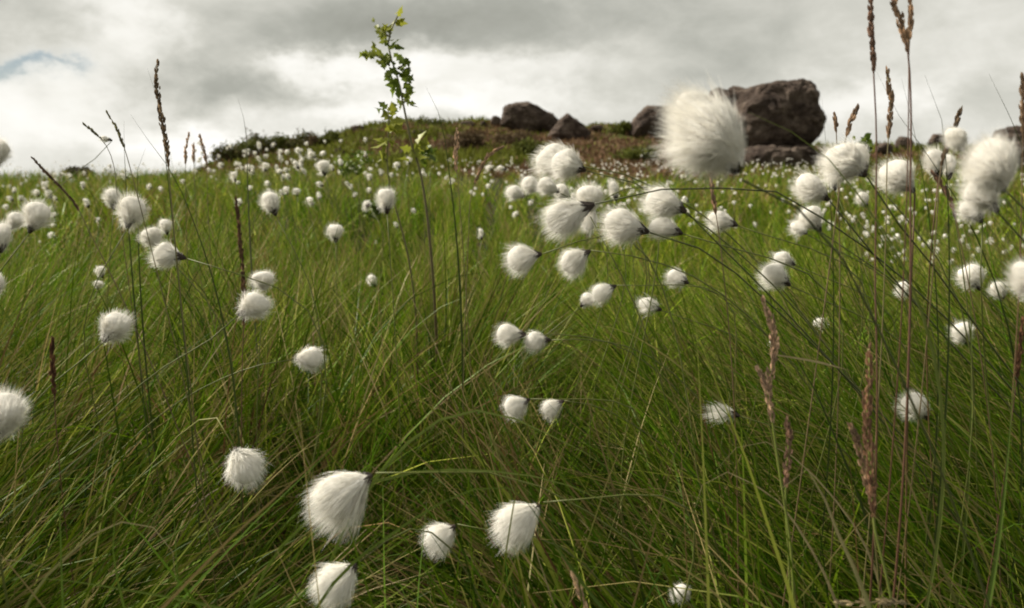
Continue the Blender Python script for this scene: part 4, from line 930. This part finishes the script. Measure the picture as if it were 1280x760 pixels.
# ------------------------------------------------------------------ sky
W = bpy.data.worlds.new('World'); S.world = W; W.use_nodes = True
nt = W.node_tree; nt.nodes.clear(); N = nt.nodes.new; L = nt.links.new
SUN_EL, SUN_AZ = math.radians(40), math.radians(-70)       # azimuth from +Y (view) toward +X
out = N('ShaderNodeOutputWorld'); bg = N('ShaderNodeBackground'); bg.inputs['Strength'].default_value = 0.1; L(bg.outputs[0], out.inputs['Surface'])
tc = N('ShaderNodeTexCoord'); sx = N('ShaderNodeSeparateXYZ'); L(tc.outputs['Generated'], sx.inputs[0])
def mth(op, a, b=None, c=None):
    m = N('ShaderNodeMath'); m.operation = op
    for i, v in enumerate((a, b, c)):
        if v is None: continue
        if isinstance(v, (int, float)): m.inputs[i].default_value = v
        else: L(v, m.inputs[i])
    return m.outputs[0]
az = mth('ARCTAN2', sx.outputs[0], sx.outputs[1]); el = mth('ARCSINE', sx.outputs[2])
def noise(vec, scale, det, rough, dist=0.0, seed=0.0):
    n = N('ShaderNodeTexNoise'); n.noise_dimensions = '3D'; n.inputs['Scale'].default_value = scale; n.inputs['Detail'].default_value = det; n.inputs['Roughness'].default_value = rough; n.inputs['Distortion'].default_value = dist
    L(vec, n.inputs['Vector']); return n.outputs['Fac']
cv = N('ShaderNodeCombineXYZ'); L(az, cv.inputs[0]); L(mth('MULTIPLY', el, 1.5), cv.inputs[1]); cv.inputs[2].default_value = 3.7
cv2 = N('ShaderNodeCombineXYZ'); L(az, cv2.inputs[0]); L(mth('MULTIPLY', el, 1.7), cv2.inputs[1]); cv2.inputs[2].default_value = 9.1
w1 = mth('MULTIPLY', mth('SUBTRACT', noise(cv.outputs[0], 6.0, 9, .62), .5), .30); w2 = mth('MULTIPLY', mth('SUBTRACT', noise(cv2.outputs[0], 7.5, 9, .62), .5), .13)
A = mth('ADD', az, w1); E = mth('ADD', el, w2)
def blob(px, py, sx_, sy_, w):
    a0 = math.atan((px - 640) / FPX); e0 = math.atan((222 - py) / FPX)
    da = mth('DIVIDE', mth('SUBTRACT', A, a0), sx_ / FPX); de = mth('DIVIDE', mth('SUBTRACT', E, e0), sy_ / FPX)
    d2 = mth('ADD', mth('MULTIPLY', da, da), mth('MULTIPLY', de, de))
    return mth('MULTIPLY', mth('POWER', 2.71828, mth('MULTIPLY', d2, -1)), w)
v = mth('MULTIPLY_ADD', mth('SUBTRACT', noise(cv.outputs[0], 3.2, 7, .58, .6), .5), .5, .56)
v = mth('MULTIPLY_ADD', mth('SUBTRACT', noise(cv2.outputs[0], 13.0, 9, .62, .3), .5), .40, v)
for b_ in [(470, 50, 240, 46, -.30), (690, 5, 260, 36, -.20), (290, 120, 130, 36, -.40), (930, 60, 190, 50, -.16), (790, 118, 140, 25, -.14), (1240, 135, 70, 25, -.16), (60, 45, 100, 22, -.12),
           (40, 160, 220, 45, .28), (185, 50, 70, 34, .36), (110, 110, 100, 28, .24), (430, 98, 100, 18, .50), (290, 182, 120, 20, .36), (620, 92, 150, 26, .34), (650, 130, 150, 18, .26), (1120, 90, 180, 60, .16), (1070, 135, 120, 26, .30), (500, 140, 160, 20, .38)]:
    v = mth('ADD', v, blob(*b_))
cr = N('ShaderNodeValToRGB'); e = cr.color_ramp.elements
e[0].position = 0.05; e[0].color = (.175, .176, .152, 1); e[1].position = 1.0; e[1].color = (.64, .63, .60, 1)
for p_, c_ in [(.3, (.26, .262, .232)), (.55, (.40, .395, .355)), (.78, (.55, .54, .50))]: k = e.new(p_); k.color = (*c_, 1)
L(v, cr.inputs['Fac'])
sky = N('ShaderNodeTexSky'); sky.sky_type = 'NISHITA'; sky.sun_disc = False; sky.sun_elevation = SUN_EL; sky.sun_rotation = SUN_AZ
blue = mth('ADD', blob(5, 104, 50, 11, 1.3), blob(75, 98, 30, 6, .6)); 
bluec = N('ShaderNodeClamp'); L(mth('MULTIPLY', blue, .85), bluec.inputs[0])
# dome is dimmed towards the zenith, so deep grass gets less light
zen = mth('MULTIPLY_ADD', mth('MAXIMUM', sx.outputs[2], 0.0), -2.0, 9.9)
sc_ = N('ShaderNodeVectorMath'); sc_.operation = 'SCALE'; L(cr.outputs['Color'], sc_.inputs[0]); L(zen, sc_.inputs['Scale'])
mxw = N('ShaderNodeMix'); mxw.data_type = 'RGBA'; L(bluec.outputs[0], mxw.inputs[0]); L(sc_.outputs[0], mxw.inputs[6])
sks = N('ShaderNodeVectorMath'); sks.operation = 'SCALE'; L(sky.outputs[0], sks.inputs[0]); sks.inputs['Scale'].default_value = 0.38
L(sks.outputs[0], mxw.inputs[7]); L(mxw.outputs[2], bg.inputs['Color'])

ld = bpy.data.lights.new('sun', 'SUN'); ld.energy = 4.6; ld.angle = math.radians(10); ld.color = (1, .92, .80)
lo = bpy.data.objects.new('sun', ld); COL.objects.link(lo)
sd = Vector((math.sin(SUN_AZ) * math.cos(SUN_EL), math.cos(SUN_AZ) * math.cos(SUN_EL), math.sin(SUN_EL)))
lo.rotation_euler = (-sd).to_track_quat('-Z', 'Y').to_euler()

# ------------------------------------------------------------------ camera and render settings
cd = bpy.data.cameras.new('camera'); cam = bpy.data.objects.new('camera', cd); COL.objects.link(cam)
cd.sensor_width = 36; cd.lens = FPX / 1280 * 36; cd.clip_start = .02; cd.clip_end = 3000
cam.location = (0, 0, EYE); cam.rotation_euler = (math.pi / 2 - PITCH, 0, 0)
cd.dof.use_dof = True; cd.dof.focus_distance = 0.95; cd.dof.aperture_fstop = 10
S.camera = cam
S.view_settings.view_transform = 'Standard'; S.view_settings.look = 'None'; S.view_settings.exposure = 0.8; S.view_settings.gamma = 1
S.cycles.max_bounces = 7; S.cycles.diffuse_bounces = 3; S.cycles.transmission_bounces = 5; S.cycles.glossy_bounces = 2
S.cycles.filter_width = 1.9
S.cycles.use_denoising = True
